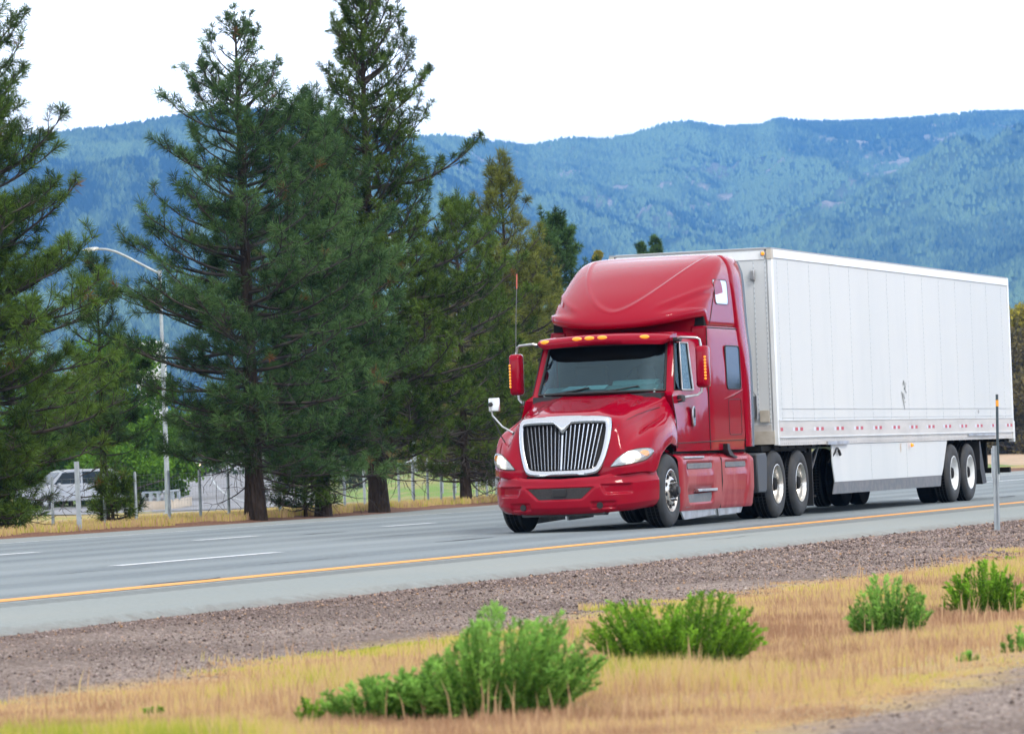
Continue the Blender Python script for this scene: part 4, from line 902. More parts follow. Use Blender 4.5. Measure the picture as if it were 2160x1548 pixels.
# windows and panels on the sleeper side
def rrect(x0, x1, z0, z1, r, n=5, lean=0):
    pts = []
    for cx, cz, a in ((x1-r, z1-r, 0), (x0+r, z1-r, 90), (x0+r, z0+r, 180), (x1-r, z0+r, 270)):
        for k in range(n+1):
            t = math.radians(a+90*k/n); pts.append((cx+r*math.cos(t), cz+r*math.sin(t)))
    zm = (z0+z1)/2
    return [(x+lean*(z-zm), z) for x, z in pts]
for s in (-1, 1):
    for (x0, x1, z0, z1, yv, nm, m_, ln) in ((-2.38, -1.66, 1.955, 2.585, 1.217, 'sleeper_window', DKGLASS, -.06), (-2.62, -1.98, 3.20, 3.56, 1.185, 'roof_window', mat('frosted_vent_glass', (.55, .58, .62), .12, coat=1), .0)):
        pl = rrect(x0, x1, z0, z1, .07, lean=ln); mb = MB()
        if nm == 'roof_window': V = [(x, s*(side_y(x, z, 1.15)+.010), z) for x, z in pl]
        else: V = [(x, s*yv, z) for x, z in pl]
        n = len(V); mb.add(V+[(x, y-s*.03, z) for x, y, z in V], [tuple(range(n)), ]+[(i, (i+1) % n, n+(i+1) % n, n+i) for i in range(n)]); w_ = T(mb.build(nm, m_, truck))
        mb = MB(); mb.tube(V+[V[0]], .011 if nm == 'sleeper_window' else .005, 5, False); mb.build('window_seal', GASKET, w_, smooth=True)
    # seams: door, sleeper, luggage hatch
    def seam(pts, r=.0065, y=1.213, nm='panel_seam'):
        mb = MB(); mb.tube([(p[0], s*(p[2] if len(p) > 2 else y), p[1]) for p in pts], r, 4, False); return T(mb.build(nm, GASKET, truck))
    seam([(-4.80, 1.10, 1.175), (-4.80, 1.5, 1.175), (-4.79, 1.86, 1.12)]); seam([(-3.24, 1.08, 1.195), (-3.24, 2.0, 1.197), (-3.24, 2.84, 1.197)]); seam([(x, z, side_y(x, z, 1.16)+.003) for x, z in [(-2.98+.34*t, 2.90+.48*t) for t in np.linspace(0, 1, 9)]])
    seam([(-3.24, 2.845, 1.185), (-1.62, 2.845, 1.185)]); seam([(-4.80, 1.175, 1.19), (-3.2, 1.19, 1.2), (-1.45, 1.2, 1.213)]); seam([(-2.55, 1.15), (-2.55, 1.12)])
    pl = rrect(-2.30, -1.66, 1.28, 1.80, .05); seam([(x, z) for x, z in pl+[pl[0]]], .0055)
    # door handle
    mb = MB(); hp = rrect(-4.10, -3.98, 1.41, 1.70, .055); mb.prism(hp, 'y', s*1.185, s*1.215); dh = T(mb.build('door_handle', CHROME, truck, bevel=.008))
    mb = MB(); mb.prism(rrect(-4.075, -4.005, 1.53, 1.67, .03), 'y', s*1.214, s*1.220); mb.build('handle_recess', GASKET, dh)
    # character crease, a raised lip catching the sky
    mb = MB(); mb.tube([(-4.78, s*1.165, 1.78), (-4.4, s*1.185, 1.80), (-4.1, s*1.19, 1.83)], [.004, .014, .003], 6); mb.tube([(-2.55, s*1.212, 1.80), (-2.1, s*1.218, 1.86), (-1.6, s*1.226, 1.945)], [.002, .014, .010], 6)
    T(mb.build('body_crease', RED, truck, smooth=True))

# mirrors
for s in (-1, 1):
    yc = s*1.41; mb = MB(); V = []; F = []
    prof = rrect(-.088, .088, -.30, .30, .045, 5)                     # in (y, z)
    n = len(prof)
    for (dx, sc) in ((.10, .96), (.09, 1.0), (.02, 1.0), (-.05, .96), (-.085, .80), (-.10, .40)):
        V += [(-4.20+dx, yc+p[0]*sc, 2.255+p[1]*(1-(1-sc)*.5)) for p in prof]
    for k in range(5):
        for i in range(n): F.append((k*n+i, k*n+(i+1) % n, (k+1)*n+(i+1) % n, (k+1)*n+i))
    F += [tuple(5*n+i for i in range(n)), tuple(range(n))[::-1]]
    mb.add(V, F); mi = T(mb.build('mirror', RED, truck, smooth=True, angle=60))
    mb = MB(); mb.box(-4.102, -4.097, yc-.075, yc+.075, 1.98, 2.53); mb.build('mirror_glass', mat('mirror_glass', (.8, .8, .8), .02, 1), mi)
    for k in range(8):
        z = 2.39-.044*k; mb = MB(); mb.lathe([(0, -.012), (.012, -.010), (.019, 0), (.019, .012)], 12, 'x', (-4.290, yc+s*.062, z)); mb.build('led', AMBER, mi, smooth=True)
    yb = s*1.02
    mb = MB(); mb.tube([(-4.20, yb, 2.66), (-4.25, s*1.12, 2.685), (-4.22, s*1.34, 2.67), (-4.20, s*1.38, 2.645), (-4.20, s*1.395, 2.55)], .019, 8); mb.build('mirror_arm', SATIN, mi, smooth=True)
    mb = MB(); mb.tube([(-4.20, s*1.385, 1.97), (-4.20, s*1.38, 1.90), (-4.23, s*1.33, 1.855), (-4.40, s*1.18, 1.83)], .019, 8); mb.build('mirror_arm', SATIN, mi, smooth=True)
    mb = MB(); mb.box(-4.55, -4.40, min(yb+s*.10, s*1.20), max(yb+s*.10, s*1.20), 1.76, 1.86); mb.box(-4.24, -4.10, min(s*.98, s*1.09), max(s*.98, s*1.09), 2.63, 2.69); mb.build('mirror_mount', BLACK, mi, bevel=.015)
    # spotting mirror on the fender (only the far one stands in view in the photograph)
    if s == 1:
        mb = MB(); mb.box(-6.03, -5.985, 1.035, 1.20, 1.715, 1.905); hm = T(mb.build('hood_mirror', BRIGHT, truck, bevel=.015))
        mb = MB(); mb.lathe([(0, -.03), (.028, -.025), (.035, 0)], 14, 'x', (-6.03, 1.165, 1.815)); mb.build('mirror_pivot', BLACK, hm, smooth=True)
        mb = MB(); mb.tube([(-6.03, 1.165, 1.80), (-6.01, 1.15, 1.66), (-5.98, 1.02, 1.50), (-5.98, .84, 1.395)], .013, 7); mb.build('mirror_stalk', SATIN, hm, smooth=True)
        mb = MB(); mb.tube([(-6.0, 1.14, 1.62), (-5.98, 1.05, 1.38), (-5.99, .98, 1.27)], .009, 6); mb.tube([(-5.98, .85, 1.40), (-5.99, .82, 1.38)], .035, 8); mb.build('mirror_brace', BLACK, hm, smooth=True)
        mb = MB(); mb.tube([(-4.22, 1.395, 2.58), (-4.24, 1.365, 3.1), (-4.25, 1.335, 3.50)], .006, 5); an_ = T(mb.build('antenna', GREYP, truck)); mb = MB(); mb.tube([(-4.25, 1.335, 3.50), (-4.25, 1.325, 3.71)], .010, 6); mb.build('antenna_tip', mat('red_antenna_tip', (.5, .12, .08), .5), an_)
# chassis fairings over the tanks
for s in (-1, 1):
    for (x0, x1, dx) in ((-4.86, -2.91, 0), (-2.89, -1.12, 0)):
        rows = []; prof = [(1.03, 1.10), (1.06, 1.06), (1.12, 1.025), (1.20, .985), (1.235, .94), (1.245, .86), (1.245, .62), (1.24, .42), (1.225, .30), (1.19, .215)]
        pr = catmull(np.array(prof), 4); xs_ = np.linspace(x0, x1, 70)
        for x in xs_:
            row = []
            for y, z in pr:
                yy_ = y
                for (a, b, z0, z1, dp) in (((-4.62, -3.35, .36, .50, .06),) if x0 < -4 else ((-2.6, -1.55, .40, .41, .0),)):
                    yy_ -= dp*float(sstep(a+(.5-z)*.6, a+.1+(.5-z)*.6, x)*sstep(b+.05, b-.05, x)*sstep(z0-.05, z0, z)*sstep(z1+.03, z1, z))
                for (a, b) in (((-4.62, -3.28),) if x0 < -4 else ((-2.72, -1.55),)):
                    yy_ -= .025*float(sstep(a, a+.06, x)*sstep(b, b-.06, x)*sstep(.78, .80, z)*sstep(.91, .89, z))
                if x0 > -4:                                              # raised wrap at the rear
                    yy_ += .022*float(sstep(-1.62, -1.50, x+(.7-z)*.35)*sstep(1.0, .9, z))
                    yy_ -= .012*float(sstep(.47, .45, z)*sstep(.25, .3, z))
                xe = .0
                if x0 > -4 and x > -1.35: yy_ -= .11*((x+1.35)/.23)**2.2
                if x0 < -4 and x < -4.78: yy_ -= .05*((-4.78-x)/.08)**2
                row.append((x, s*yy_, z))
            rows.append(row)
        tf = T(grid_obj('tank_fairing', np.array(rows), RED, truck, flip=(s < 0)))
        a, b = (-4.55, -3.34) if x0 < -4 else (-2.66, -1.62)
        mb = MB(); mb.prism(rrect(a, b, .805, .885, .035), 'y', s*1.222, s*1.236); mb.build('vent_slot', GREYP, tf, bevel=.006)
        if x0 < -4:
            mb = MB(); mb.box(-4.70, -3.75, min(s*1.13, s*1.25), max(s*1.13, s*1.25), .955, .985); mb.build('step', BRIGHT, tf, bevel=.005)
            mb = MB(); mb.box(-4.12, -3.18, min(s*1.16, s*1.262), max(s*1.16, s*1.262), .475, .515); mb.build('step', BRIGHT, tf, bevel=.005)
            mb = MB(); mb.prism([(-4.52, .44), (-3.25, .46), (-3.45, .30), (-4.62, .26)], 'y', s*1.19, s*1.215); mb.build('step_recess', GREYP, tf)
        mb = MB(); sk = [(-4.74, .24), (-3.05, .25), (-3.02, .13), (-4.56, .09)] if x0 < -4 else [(-2.92, .25), (-1.55, .26), (-1.72, .13), (-2.86, .11)]
        mb.prism(sk, 'y', s*1.14, s*1.165); mb.build('splash_plate', SATIN, tf)
    seam2 = MB(); seam2.tube([(-2.90, s*1.04, 1.09), (-2.90, s*1.13, 1.02), (-2.90, s*1.245, .94), (-2.90, s*1.25, .6), (-2.90, s*1.20, .22)], .011, 5); T(seam2.build('panel_seam', GASKET, truck))
    mb = MB(); mb.prism([(-2.62, 1.15), (-2.50, 1.15), (-2.46, 1.06), (-2.30, .985), (-2.12, .955), (-2.12, .935), (-2.30, .95), (-2.52, .99), (-2.60, 1.06)], 'y', s*1.06, s*1.265); T(mb.build('rubber_strap', BLACK, truck))
mb = MB(); mb.box(-4.85, -1.2, -1.12, 1.12, .28, 1.06); T(mb.build('belly_box', UNDER, truck))
# frame, deck and fifth wheel
mb = MB()
for s in (-1, 1): mb.box(-6.2, 2.5, s*.43-.04, s*.43+.04, .72, .98)
for x in (-.9, .0, .7, 1.6, 2.4): mb.box(x-.08, x+.08, -.4, .4, .74, .95)
mb.box(-1.2, -.3, -.8, .8, .98, 1.01); mb.box(-6.0, -5.0, -.5, .5, .38, .6); mb.lathe([(.08, -1.0), (.08, 1.0)], 12, 'y', (-5.22, 0, .47)); mb.lathe([(.11, -.9), (.11, .9)], 12, 'y', (.106, 0, .51)); mb.lathe([(.11, -.9), (.11, .9)], 12, 'y', (1.426, 0, .51))
T(mb.build('frame', UNDER, truck))
mb = MB(); mb.lathe([(0, 0), (.5, 0), (.5, .05), (0, .05)], 24, 'z', (.7, 0, 1.02)); mb.box(.4, 1.0, -.45, .45, .96, 1.03); T(mb.build('fifth_wheel', UNDER, truck))
QF = mat('dark_fender_plastic', (.030, .034, .038), .45)
for s in (-1, 1):
    mb = MB(); a0, a1 = sorted((s*.62, s*1.235)); pts = []
    mb.prism([(-1.00, .98), (-.50, 1.0), (-.44, .93), (-.50, .44), (-.56, .40), (-.98, .40)], 'y', a0, a1); T(mb.build('quarter_fender', QF, truck, bevel=.02))
    mb = MB(); mb.box(2.08, 2.10, a0, a1, .14, .98); T(mb.build('mud_flap', BLACK, truck))
    mb = MB(); mb.prism([(-.45, 1.10), (2.1, 1.08), (2.1, 1.0), (-.45, 1.02)], 'y', s*.45, s*1.15); T(mb.build('fender_bracket', UNDER, truck))

# wheels
def tyre_prof(R_, w, side):
    """(radius, y) for a tyre with its outer face at y=0 and width w inwards (side = sign of the outward y)"""
    return [(R_*.565, -.02), (R_*.60, .0), (R_*.72, .012), (R_*.85, .006), (R_*.93, -.006), (R_*.975, -.03), (R_*.995, -.05), (R_, -.075), (R_, -w+.05), (R_*.975, -w+.02), (R_*.6, -w), (R_*.565, -w+.02)]
def make_wheel(kind, parent, c, s, R_=.515):
    """kind: steer (convex disc), drive (deep dish), trailer"""
    w = .285; mb = MB(); pr = [(r, s*a) for r, a in tyre_prof(R_, w, s)]
    mb.lathe(pr, 64, 'y', c); root = mb.build('wheel', RUBBER, parent, smooth=True, angle=60)
    mb = MB(); n = 60                                                 # tread blocks between grooves
    for k in range(n):
        a = 2*math.pi*k/n
        for (y0, y1) in ((-.062, -.105), (-.12, -.165), (-.18, -.225)):
            da_ = 2*math.pi/n*.40; V = []
            for rr in (R_-.01, R_+.008):
                for aa, yy_ in ((a-da_, y0), (a+da_, y0), (a+da_+.01, y1), (a-da_+.01, y1)): V.append((c[0]+rr*math.cos(aa), c[1]+s*yy_, c[2]+rr*math.sin(aa)))
            mb.add(V, [(4, 5, 6, 7), (0, 1, 5, 4), (1, 2, 6, 5), (2, 3, 7, 6), (3, 0, 4, 7)])
    mb.build('tread', TREAD, root)
    rr = R_*.565
    if kind == 'steer': pr = [(rr+.012, .004), (rr, .006), (rr-.015, -.01), (rr-.03, -.045), (rr-.05, -.055), (rr-.075, -.03), (.19, .012), (.16, .022), (.14, .02), (.0, .02)]
    else: pr = [(rr+.012, .004), (rr, .008), (rr-.014, -.01), (rr-.025, -.06), (rr-.035, -.13), (rr-.07, -.155), (.17, -.165), (.145, -.155), (.0, -.155)]
    mb = MB(); mb.lathe([(r, s*a) for r, a in pr], 56, 'y', c); rim = mb.build('rim', RIMM if kind != 'trailer' else RIMW, root, smooth=True, angle=50)
    mb = MB()
    for k in range(10):
        a = 2*math.pi*k/10+.2; r = .222 if kind == 'steer' else .212; yb = -.004 if kind == 'steer' else -.157
        p = (c[0]+r*math.cos(a), c[1]+s*yb, c[2]+r*math.sin(a)); mb.lathe([(0, s*.009), (.026, s*.009), (.027, -s*.02)], 14, 'y', p)
    mb.build('hand_hole', GASKET, rim)
    mb = MB(); h0 = .02 if kind == 'steer' else -.155
    hubp = [(.10, h0), (.10, h0+.05), (.085, h0+.07), (.06, h0+.075), (.058, h0+.10), (0, h0+.105)] if kind == 'steer' else [(.11, h0), (.105, h0+.10), (.09, h0+.13), (.06, h0+.135), (0, h0+.137)]
    mb.lathe([(r, s*a) for r, a in hubp], 24, 'y', c); mb.build('hub', BLACK if kind == 'steer' else UNDER, rim, smooth=True, angle=40)
    mb = MB()
    for k in range(10):
        a = 2*math.pi*k/10+.05; p = (c[0]+.142*math.cos(a), c[1]+s*h0, c[2]+.142*math.sin(a)); mb.lathe([(.017, -s*.01), (.017, s*.035), (.010, s*.045), (0, s*.045)], 6, 'y', p)
    mb.build('lug_nuts', BLACK if kind == 'steer' else SATIN, rim)
    return root
RIMM = mat('polished_rim', (.60, .585, .55), .27, .85, noise=(7, (.55, .50, .44), .4, .75))
RIMW = mat('white_steel_rim', (.72, .74, .74), .35, noise=(9, (.5, .48, .44), .5, .8))
for s in (-1, 1):
    T(make_wheel('steer', truck, (-5.22, s*1.19, .515), s))
    for x in (.106, 1.426):
        T(make_wheel('drive', truck, (x, s*1.225, .515), s)); mb = MB()
        mb.lathe([(r, s*a) for r, a in tyre_prof(.515, .285, s)]+[(.1, -s*.26)], 56, 'y', (x, s*.90, .515)); T(mb.build('inner_wheel', TREAD, truck, smooth=True, angle=60))

# ------------------------------------------------------------------ trailer
trl = thing('semi_trailer', 'long white box trailer with red reflective squares along its lower rail', 'trailer', (8, 0, 0))
TT_ = Vector(trl.location)
def TR(o): o.matrix_parent_inverse = Matrix.Translation(-TT_); return o
g = NT('white_panel_paint'); n1_ = g.noise(.35, 4, g.stretch((1, 1, .35))); n2_ = g.noise(2.2, 6, g.stretch((1, 1, .22))); X, Y, Z = g.sep()
c = g.mix(g.rng(n1_, .35, .7), (.54, .565, .57), (.59, .605, .60)); c = g.mix(g.math('MULTIPLY', g.rng(n2_, .52, .75), g.rng(Z, 4.2, 1.3, .12, .5)), c, (.50, .53, .54))
g.base(c, .5, .3); g.bump(g.noise(.8, 2, g.stretch((1.0, 1, .6))), .12, .03); WPANEL = g.m
g = NT('rail_aluminium'); X, Y, Z = g.sep(); n2_ = g.noise(1.4, 6, g.stretch((1, 1, 3)))
c = g.mix(g.rng(n2_, .4, .7), (.56, .535, .50), (.46, .44, .41)); hole = g.math('MULTIPLY', g.rng(g.math('ABSOLUTE', g.math('SUBTRACT', g.math('FRACT', g.math('MULTIPLY', X, 9.6)), .5)), .20, .14), 1)
band = g.math('MAXIMUM', g.rng(g.math('ABSOLUTE', g.math('SUBTRACT', Z, 1.183)), .012, .008), g.rng(g.math('ABSOLUTE', g.math('SUBTRACT', Z, 1.125)), .012, .008))
c = g.mix(g.math('MULTIPLY', g.math('MULTIPLY', hole, band), g.rng(g.noise(2.0, 2), .40, .5, .3, 1)), c, (.20, .19, .17)); g.base(c, .42, .5); g.set(g.b.inputs['Metallic'], .15); RAIL = g.m
SEAM = NT('rivet_seam'); X, Y, Z = SEAM.sep(); SEAM.base(SEAM.mix(SEAM.rng(SEAM.math('ABSOLUTE', SEAM.math('SUBTRACT', SEAM.math('FRACT', SEAM.math('MULTIPLY', Z, 13)), .5)), .24, .16), (.56, .60, .62), (.40, .43, .45)), .5); SEAM = SEAM.m
WTRIM = mat('white_trim', (.74, .76, .76), .35, coat=.3, noise=(1.5, (.66, .67, .66), .45, .7)); BEIGE = mat('corner_casting', (.50, .46, .39), .5, noise=(6, (.40, .35, .28), .4, .7))
GREYT = mat('grey_edge_trim', (.30, .31, .32), .45); REDT = mat('red_reflective_tape', (.45, .02, .045), .35); SILV = mat('silver_reflective_tape', (.62, .63, .70), .3)
L_ = 16.15; W_ = 1.295
mb = MB(); mb.box(.03, L_-.03, -W_+.008, W_-.008, 1.30, 4.08); TR(mb.build('body', WPANEL, trl))
for s in (-1, 1):
    def sb(nm, m_, x0, x1, z0, z1, d0=-.01, d1=.006, par=None, bev=0):
        mb = MB(); a0, a1 = sorted((s*(W_+d0-.008), s*(W_+d1-.008))); mb.box(x0, x1, a0, a1, z0, z1); o = mb.build(nm, m_, par or trl, bevel=bev)
        if par is None: TR(o)
        return o
    sb('top_rail', WTRIM, .10, L_-.08, 3.955, 4.085, -.02, .016, bev=.006)
    sb('roof_edge', GREYT, .02, L_-.02, 4.087, 4.112, -.04, .006)
    lr = sb('lower_rail', RAIL, .06, L_-.02, 1.215, 1.482, -.02, .012)
    sb('lower_flange', RAIL, .09, L_-.10, 1.095, 1.212, -.03, .004)
    mb = MB(); a0, a1 = sorted((s*(W_-.004), s*(W_+.016)))
    mb.box(.06, L_-.02, a0, a1, 1.212, 1.232); mb.box(.06, L_-.02, a0, a1, 1.474, 1.486); mb.build('rail_lip', WTRIM, lr)
    mb = MB(); mb.box(.3, L_-.1, min(s*(W_-.01), s*(W_+.0005)), max(s*(W_-.01), s*(W_+.0005)), 1.655, 1.662); mb.box(.3, L_-.1, min(s*(W_-.01), s*(W_+.0005)), max(s*(W_-.01), s*(W_+.0005)), 1.515, 1.52); TR(mb.build('panel_joint', mat('joint_line_grey', (.46, .48, .49), .5), trl))  # thin grey lines along the panel joints
    # panel seams with rivets every 4 feet
    for k in range(13):
        x = .92+k*1.2192; sb('panel_seam', SEAM, x-.008, x+.008, 1.488, 3.953, -.005, .0025)
    sb('panel_seam', SEAM, .30, .312, 1.488, 3.953, -.005, .0025)
    # reflective tape
    for k in range(14):
        x = .92+k*1.2192
        for dx, nm, m_ in ((-.10, 'silver_tape', SILV), (.05, 'red_tape', REDT), (.19, 'silver_tape', SILV), (.34, 'red_tape', REDT)):
            if x+dx+.11 > L_-.05: continue
            sb(nm, m_, x+dx, x+dx+(.145 if 'red' in nm else .10), 1.315, 1.368, .010, .014, par=lr)
    sb('red_tape', REDT, .13, .27, 1.315, 1.368, .010, .014, par=lr)
    # corner posts
    sb('corner_post', WTRIM, -.0, .10, 1.10, 3.955, -.06, .010, bev=.008); sb('corner_casting', BEIGE, -.014, .10, 3.93, 4.085, -.07, .014, bev=.008)
    sb('rear_post', WTRIM, L_-.075, L_+.01, 1.08, 4.10, -.06, .018, bev=.006); sb('rear_edge_tape', REDT, L_+.011, L_+.02, 1.20, 3.7, -.05, .012)
    sb('rear_buffer', WTRIM, L_-.02, L_+.07, 1.03, 1.42, -.10, .02, bev=.01)
    sb('rail_bracket', SATIN, 2.78, 4.05, 1.085, 1.14, .0, .035); sb('rail_bracket', SATIN, 12.4, 14.6, 1.16, 1.20, .0, .035)
    mb = MB(); mb.lathe([(0, s*.05), (.02, s*.048), (.035, s*.02), (.035, 0)], 14, 'y', (8.15, s*(W_+.02), 1.035)); TR(mb.build('side_marker', AMBER, trl, smooth=True))
    # side skirt
    if True:
        mb = MB(); mb.prism([(3.14, 1.09), (10.90, 1.09), (10.55, .62), (10.42, .49), (3.26, .49), (3.14, .80)], 'y', s*1.262, s*1.278); sk = TR(mb.build('side_skirt', WPANEL, trl))
        mb = MB(); mb.prism([(3.26, .49), (10.42, .49), (10.33, .30), (3.13, .30)], 'y', s*1.258, s*1.272); mb.build('skirt_flap', GREYP, sk)
        for x in (5.60, 7.98): mb = MB(); mb.box(x-.006, x+.006, min(s*1.277, s*1.281), max(s*1.277, s*1.281), .50, 1.08); mb.build('panel_seam', SEAM, sk)
        mb = MB(); mb.prism([(7.46, 1.07), (7.66, 1.07), (7.60, .93), (7.56, .90), (7.51, .95)], 'y', min(s*1.2785, s*1.2795), max(s*1.2785, s*1.2795)); mb.build('rust_stain', mat('rust_stain', (.42, .33, .24), .8, noise=(9, (.62, .62, .60), .35, .6)), sk)
    # landing gear
    mb = MB(); mb.box(2.46, 2.60, min(s*.95, s*1.09), max(s*.95, s*1.09), .42, 1.10); lg = TR(mb.build('landing_leg', UNDER, trl, bevel=.01))
    mb = MB(); mb.box(2.49, 2.57, min(s*.98, s*1.06), max(s*.98, s*1.06), .30, .42); mb.box(2.38, 2.68, min(s*.9, s*1.12), max(s*.9, s*1.12), .27, .30); mb.build('foot', UNDER, lg)
    mb = MB(); mb.tube([(2.2, s*1.1, 1.05), (2.50, s*1.02, .50)], .016, 5); mb.tube([(2.95, s*1.1, 1.05), (2.56, s*1.02, .50)], .016, 5); mb.tube([(2.53, s*1.02, 1.0), (3.3, s*.7, 1.05)], .02, 5); mb.build('brace', GREYP, lg)
mb = MB(); mb.tube([(3.18, -1.20, .80), (3.23, -1.30, .95), (3.30, -1.315, 1.03), (3.36, -1.315, 1.03), (3.46, -1.315, .955)], .015, 6); mb.tube([(3.42, -1.315, .985), (3.50, -1.315, .92)], .026, 8); TR(mb.build('crank_handle', BLACK, trl, smooth=True))
# roof, front wall fittings
mb = MB(); mb.prism([(-W_+.02, 4.09), (W_-.02, 4.09), (W_-.1, 4.118), (-W_+.1, 4.118)], 'x', .03, L_-.03); TR(mb.build('roof', WTRIM, trl))
mb = MB(); mb.box(.0, .03, -W_+.11, W_-.11, 3.93, 4.085); TR(mb.build('front_header', WTRIM, trl, bevel=.006))
mb = MB(); mb.box(-.012, .04, -W_, W_, 4.085, 4.112); TR(mb.build('roof_edge', GREYT, trl))
mb = MB(); mb.box(.012, .03, -W_+.09, W_-.09, 1.32, 3.93); TR(mb.build('front_wall', WPANEL, trl))
for s in (-1, 1):
    mb = MB(); a0, a1 = sorted((s*(W_-.115), s*(W_-.10))); mb.box(.004, .012, a0, a1, 1.45, 3.92); TR(mb.build('rivet_row', SEAM, trl)); mb = MB(); a0, a1 = sorted((s*(W_-.30), s*(W_-.285))); mb.box(.006, .012, a0, a1, 1.5, 3.92); TR(mb.build('rivet_row', SEAM, trl))
    mb = MB(); mb.box(-.03, -.014, min(s*1.13, s*1.21), max(s*1.13, s*1.21), 3.99, 4.05); ml = TR(mb.build('marker_plate', GREYT, trl)); mb = MB(); mb.lathe([(0, -.02), (.02, -.015), (.03, 0)], 12, 'x', (-.03, s*1.17, 4.022)); mb.build('marker_lamp', AMBER, ml, smooth=True)
mb = MB(); mb.box(-.0, .012, -W_+.1, W_-.1, 1.32, 1.42); TR(mb.build('front_sill', RAIL, trl))
mb = MB(); mb.box(-.02, .03, -W_+.05, W_-.05, 1.12, 1.32); TR(mb.build('bolster', BEIGE, trl))
mb = MB(); mb.box(-.10, -.0, -1.00, -.92, 1.52, 1.86); bx_ = TR(mb.build('document_holder', GREYT, trl, bevel=.01)); mb = MB(); mb.tube([(-.12, -1.01, 1.5), (-.12, -1.01, 1.86), (-.12, -.96, 1.92), (-.12, -.91, 1.86)], .014, 6); mb.build('holder_frame', SATIN, bx_, smooth=True)
mb = MB(); mb.box(-.03, .012, -1.17, -1.03, 1.46, 1.64); TR(mb.build('permit_plate', BEIGE, trl)); mb = MB(); mb.box(-.05, .012, -1.03, -.96, 3.62, 3.78); TR(mb.build('vent_box', SATIN, trl, bevel=.01))
# marks on the side: worn remains of a diamond placard, drawn as dark strokes
mb = MB(); px = 7.90
def stroke(pts, w=.014):
    for (x0, z0), (x1, z1) in zip(pts[:-1], pts[1:]):
        dx, dz = x1-x0, z1-z0; l = math.hypot(dx, dz); nx, nz_ = -dz/l*w, dx/l*w
        for y in (-W_-.0012,): mb.add([(px+x0-nx, y, 1.94+z0-nz_), (px+x1-nx, y, 1.94+z1-nz_), (px+x1+nx, y, 1.94+z1+nz_), (px+x0+nx, y, 1.94+z0+nz_)], [(0, 1, 2, 3)])
stroke([(-.02, .19), (.06, .13), (.10, .07), (.08, .02), (.16, -.02)], .010); stroke([(-.02, .19), (-.05, .11)], .012); stroke([(.0, .06), (.05, .04), (.06, .10)], .012); stroke([(-.17, .0), (-.12, -.08), (-.05, -.20), (.0, -.30)], .012)
stroke([(-.12, -.02), (-.08, -.10)], .010); stroke([(-.03, -.02), (-.02, -.09), (.03, -.12)], .012); stroke([(.02, -.17), (.05, -.18)], .014); stroke([(.13, .16), (.15, .12)], .008)
TR(mb.build('worn_placard_marks', mat('old_glue_marks', (.10, .11, .10), .8), trl))
mb = MB(); mb.lathe([(0, -.004), (.030, -.004), (.035, 0)], 12, 'y', (13.35, -W_, 1.60)); TR(mb.build('drain_plug', GREYT, trl))
# underside
mb = MB(); mb.box(.1, L_-.1, -W_+.05, W_-.05, 1.16, 1.30)
for x in np.arange(.4, 15.9, .45): mb.box(x-.03, x+.03, -1.22, 1.22, 1.06, 1.17)
for s in (-1, 1): mb.box(9.9, 15.4, min(s*.42, s*.52), max(s*.42, s*.52), .80, 1.10)
for x in (11.2+.0, 12.44+.0): mb.lathe([(.09, -1.0), (.09, 1.0)], 12, 'y', (x+.12, 0, .50)); mb.box(x-.15, x+.35, -.6, .6, .62, .92)
mb.box(.1, 2.45, -1.2, 1.2, 1.04, 1.16); mb.box(2.3, 3.3, -.9, .9, .75, 1.06)
TR(mb.build('underframe', UNDER, trl))
for s in (-1, 1):
    for x in (11.32, 12.56):
        TR(make_wheel('trailer', trl, (x, s*1.285, .515), s)); mb = MB(); mb.lathe([(r, s*a) for r, a in tyre_prof(.515, .285, s)]+[(.1, -s*.26)], 56, 'y', (x, s*.96, .515)); TR(mb.build('inner_wheel', TREAD, trl, smooth=True, angle=60))
    mb = MB(); a0, a1 = sorted((s*.66, s*1.26)); mb.prism([(13.45, 1.06), (13.52, 1.06), (13.75, .60), (13.92, .30), (13.60, .28), (13.45, .55)], 'y', a0, a1); TR(mb.build('mud_flap', BLACK, trl))
    mb = MB(); mb.box(15.95, 16.05, min(s*.70, s*.80), max(s*.70, s*.80), .55, 1.08); TR(mb.build('bumper_post', UNDER, trl))
mb = MB(); mb.box(16.0, 16.12, -1.22, 1.22, .46, .56); TR(mb.build('rear_guard', UNDER, trl))
mb = MB(); mb.box(L_-.35, L_+.02, -1.2, 1.2, 1.04, 1.12); TR(mb.build('rear_sill', UNDER, trl))

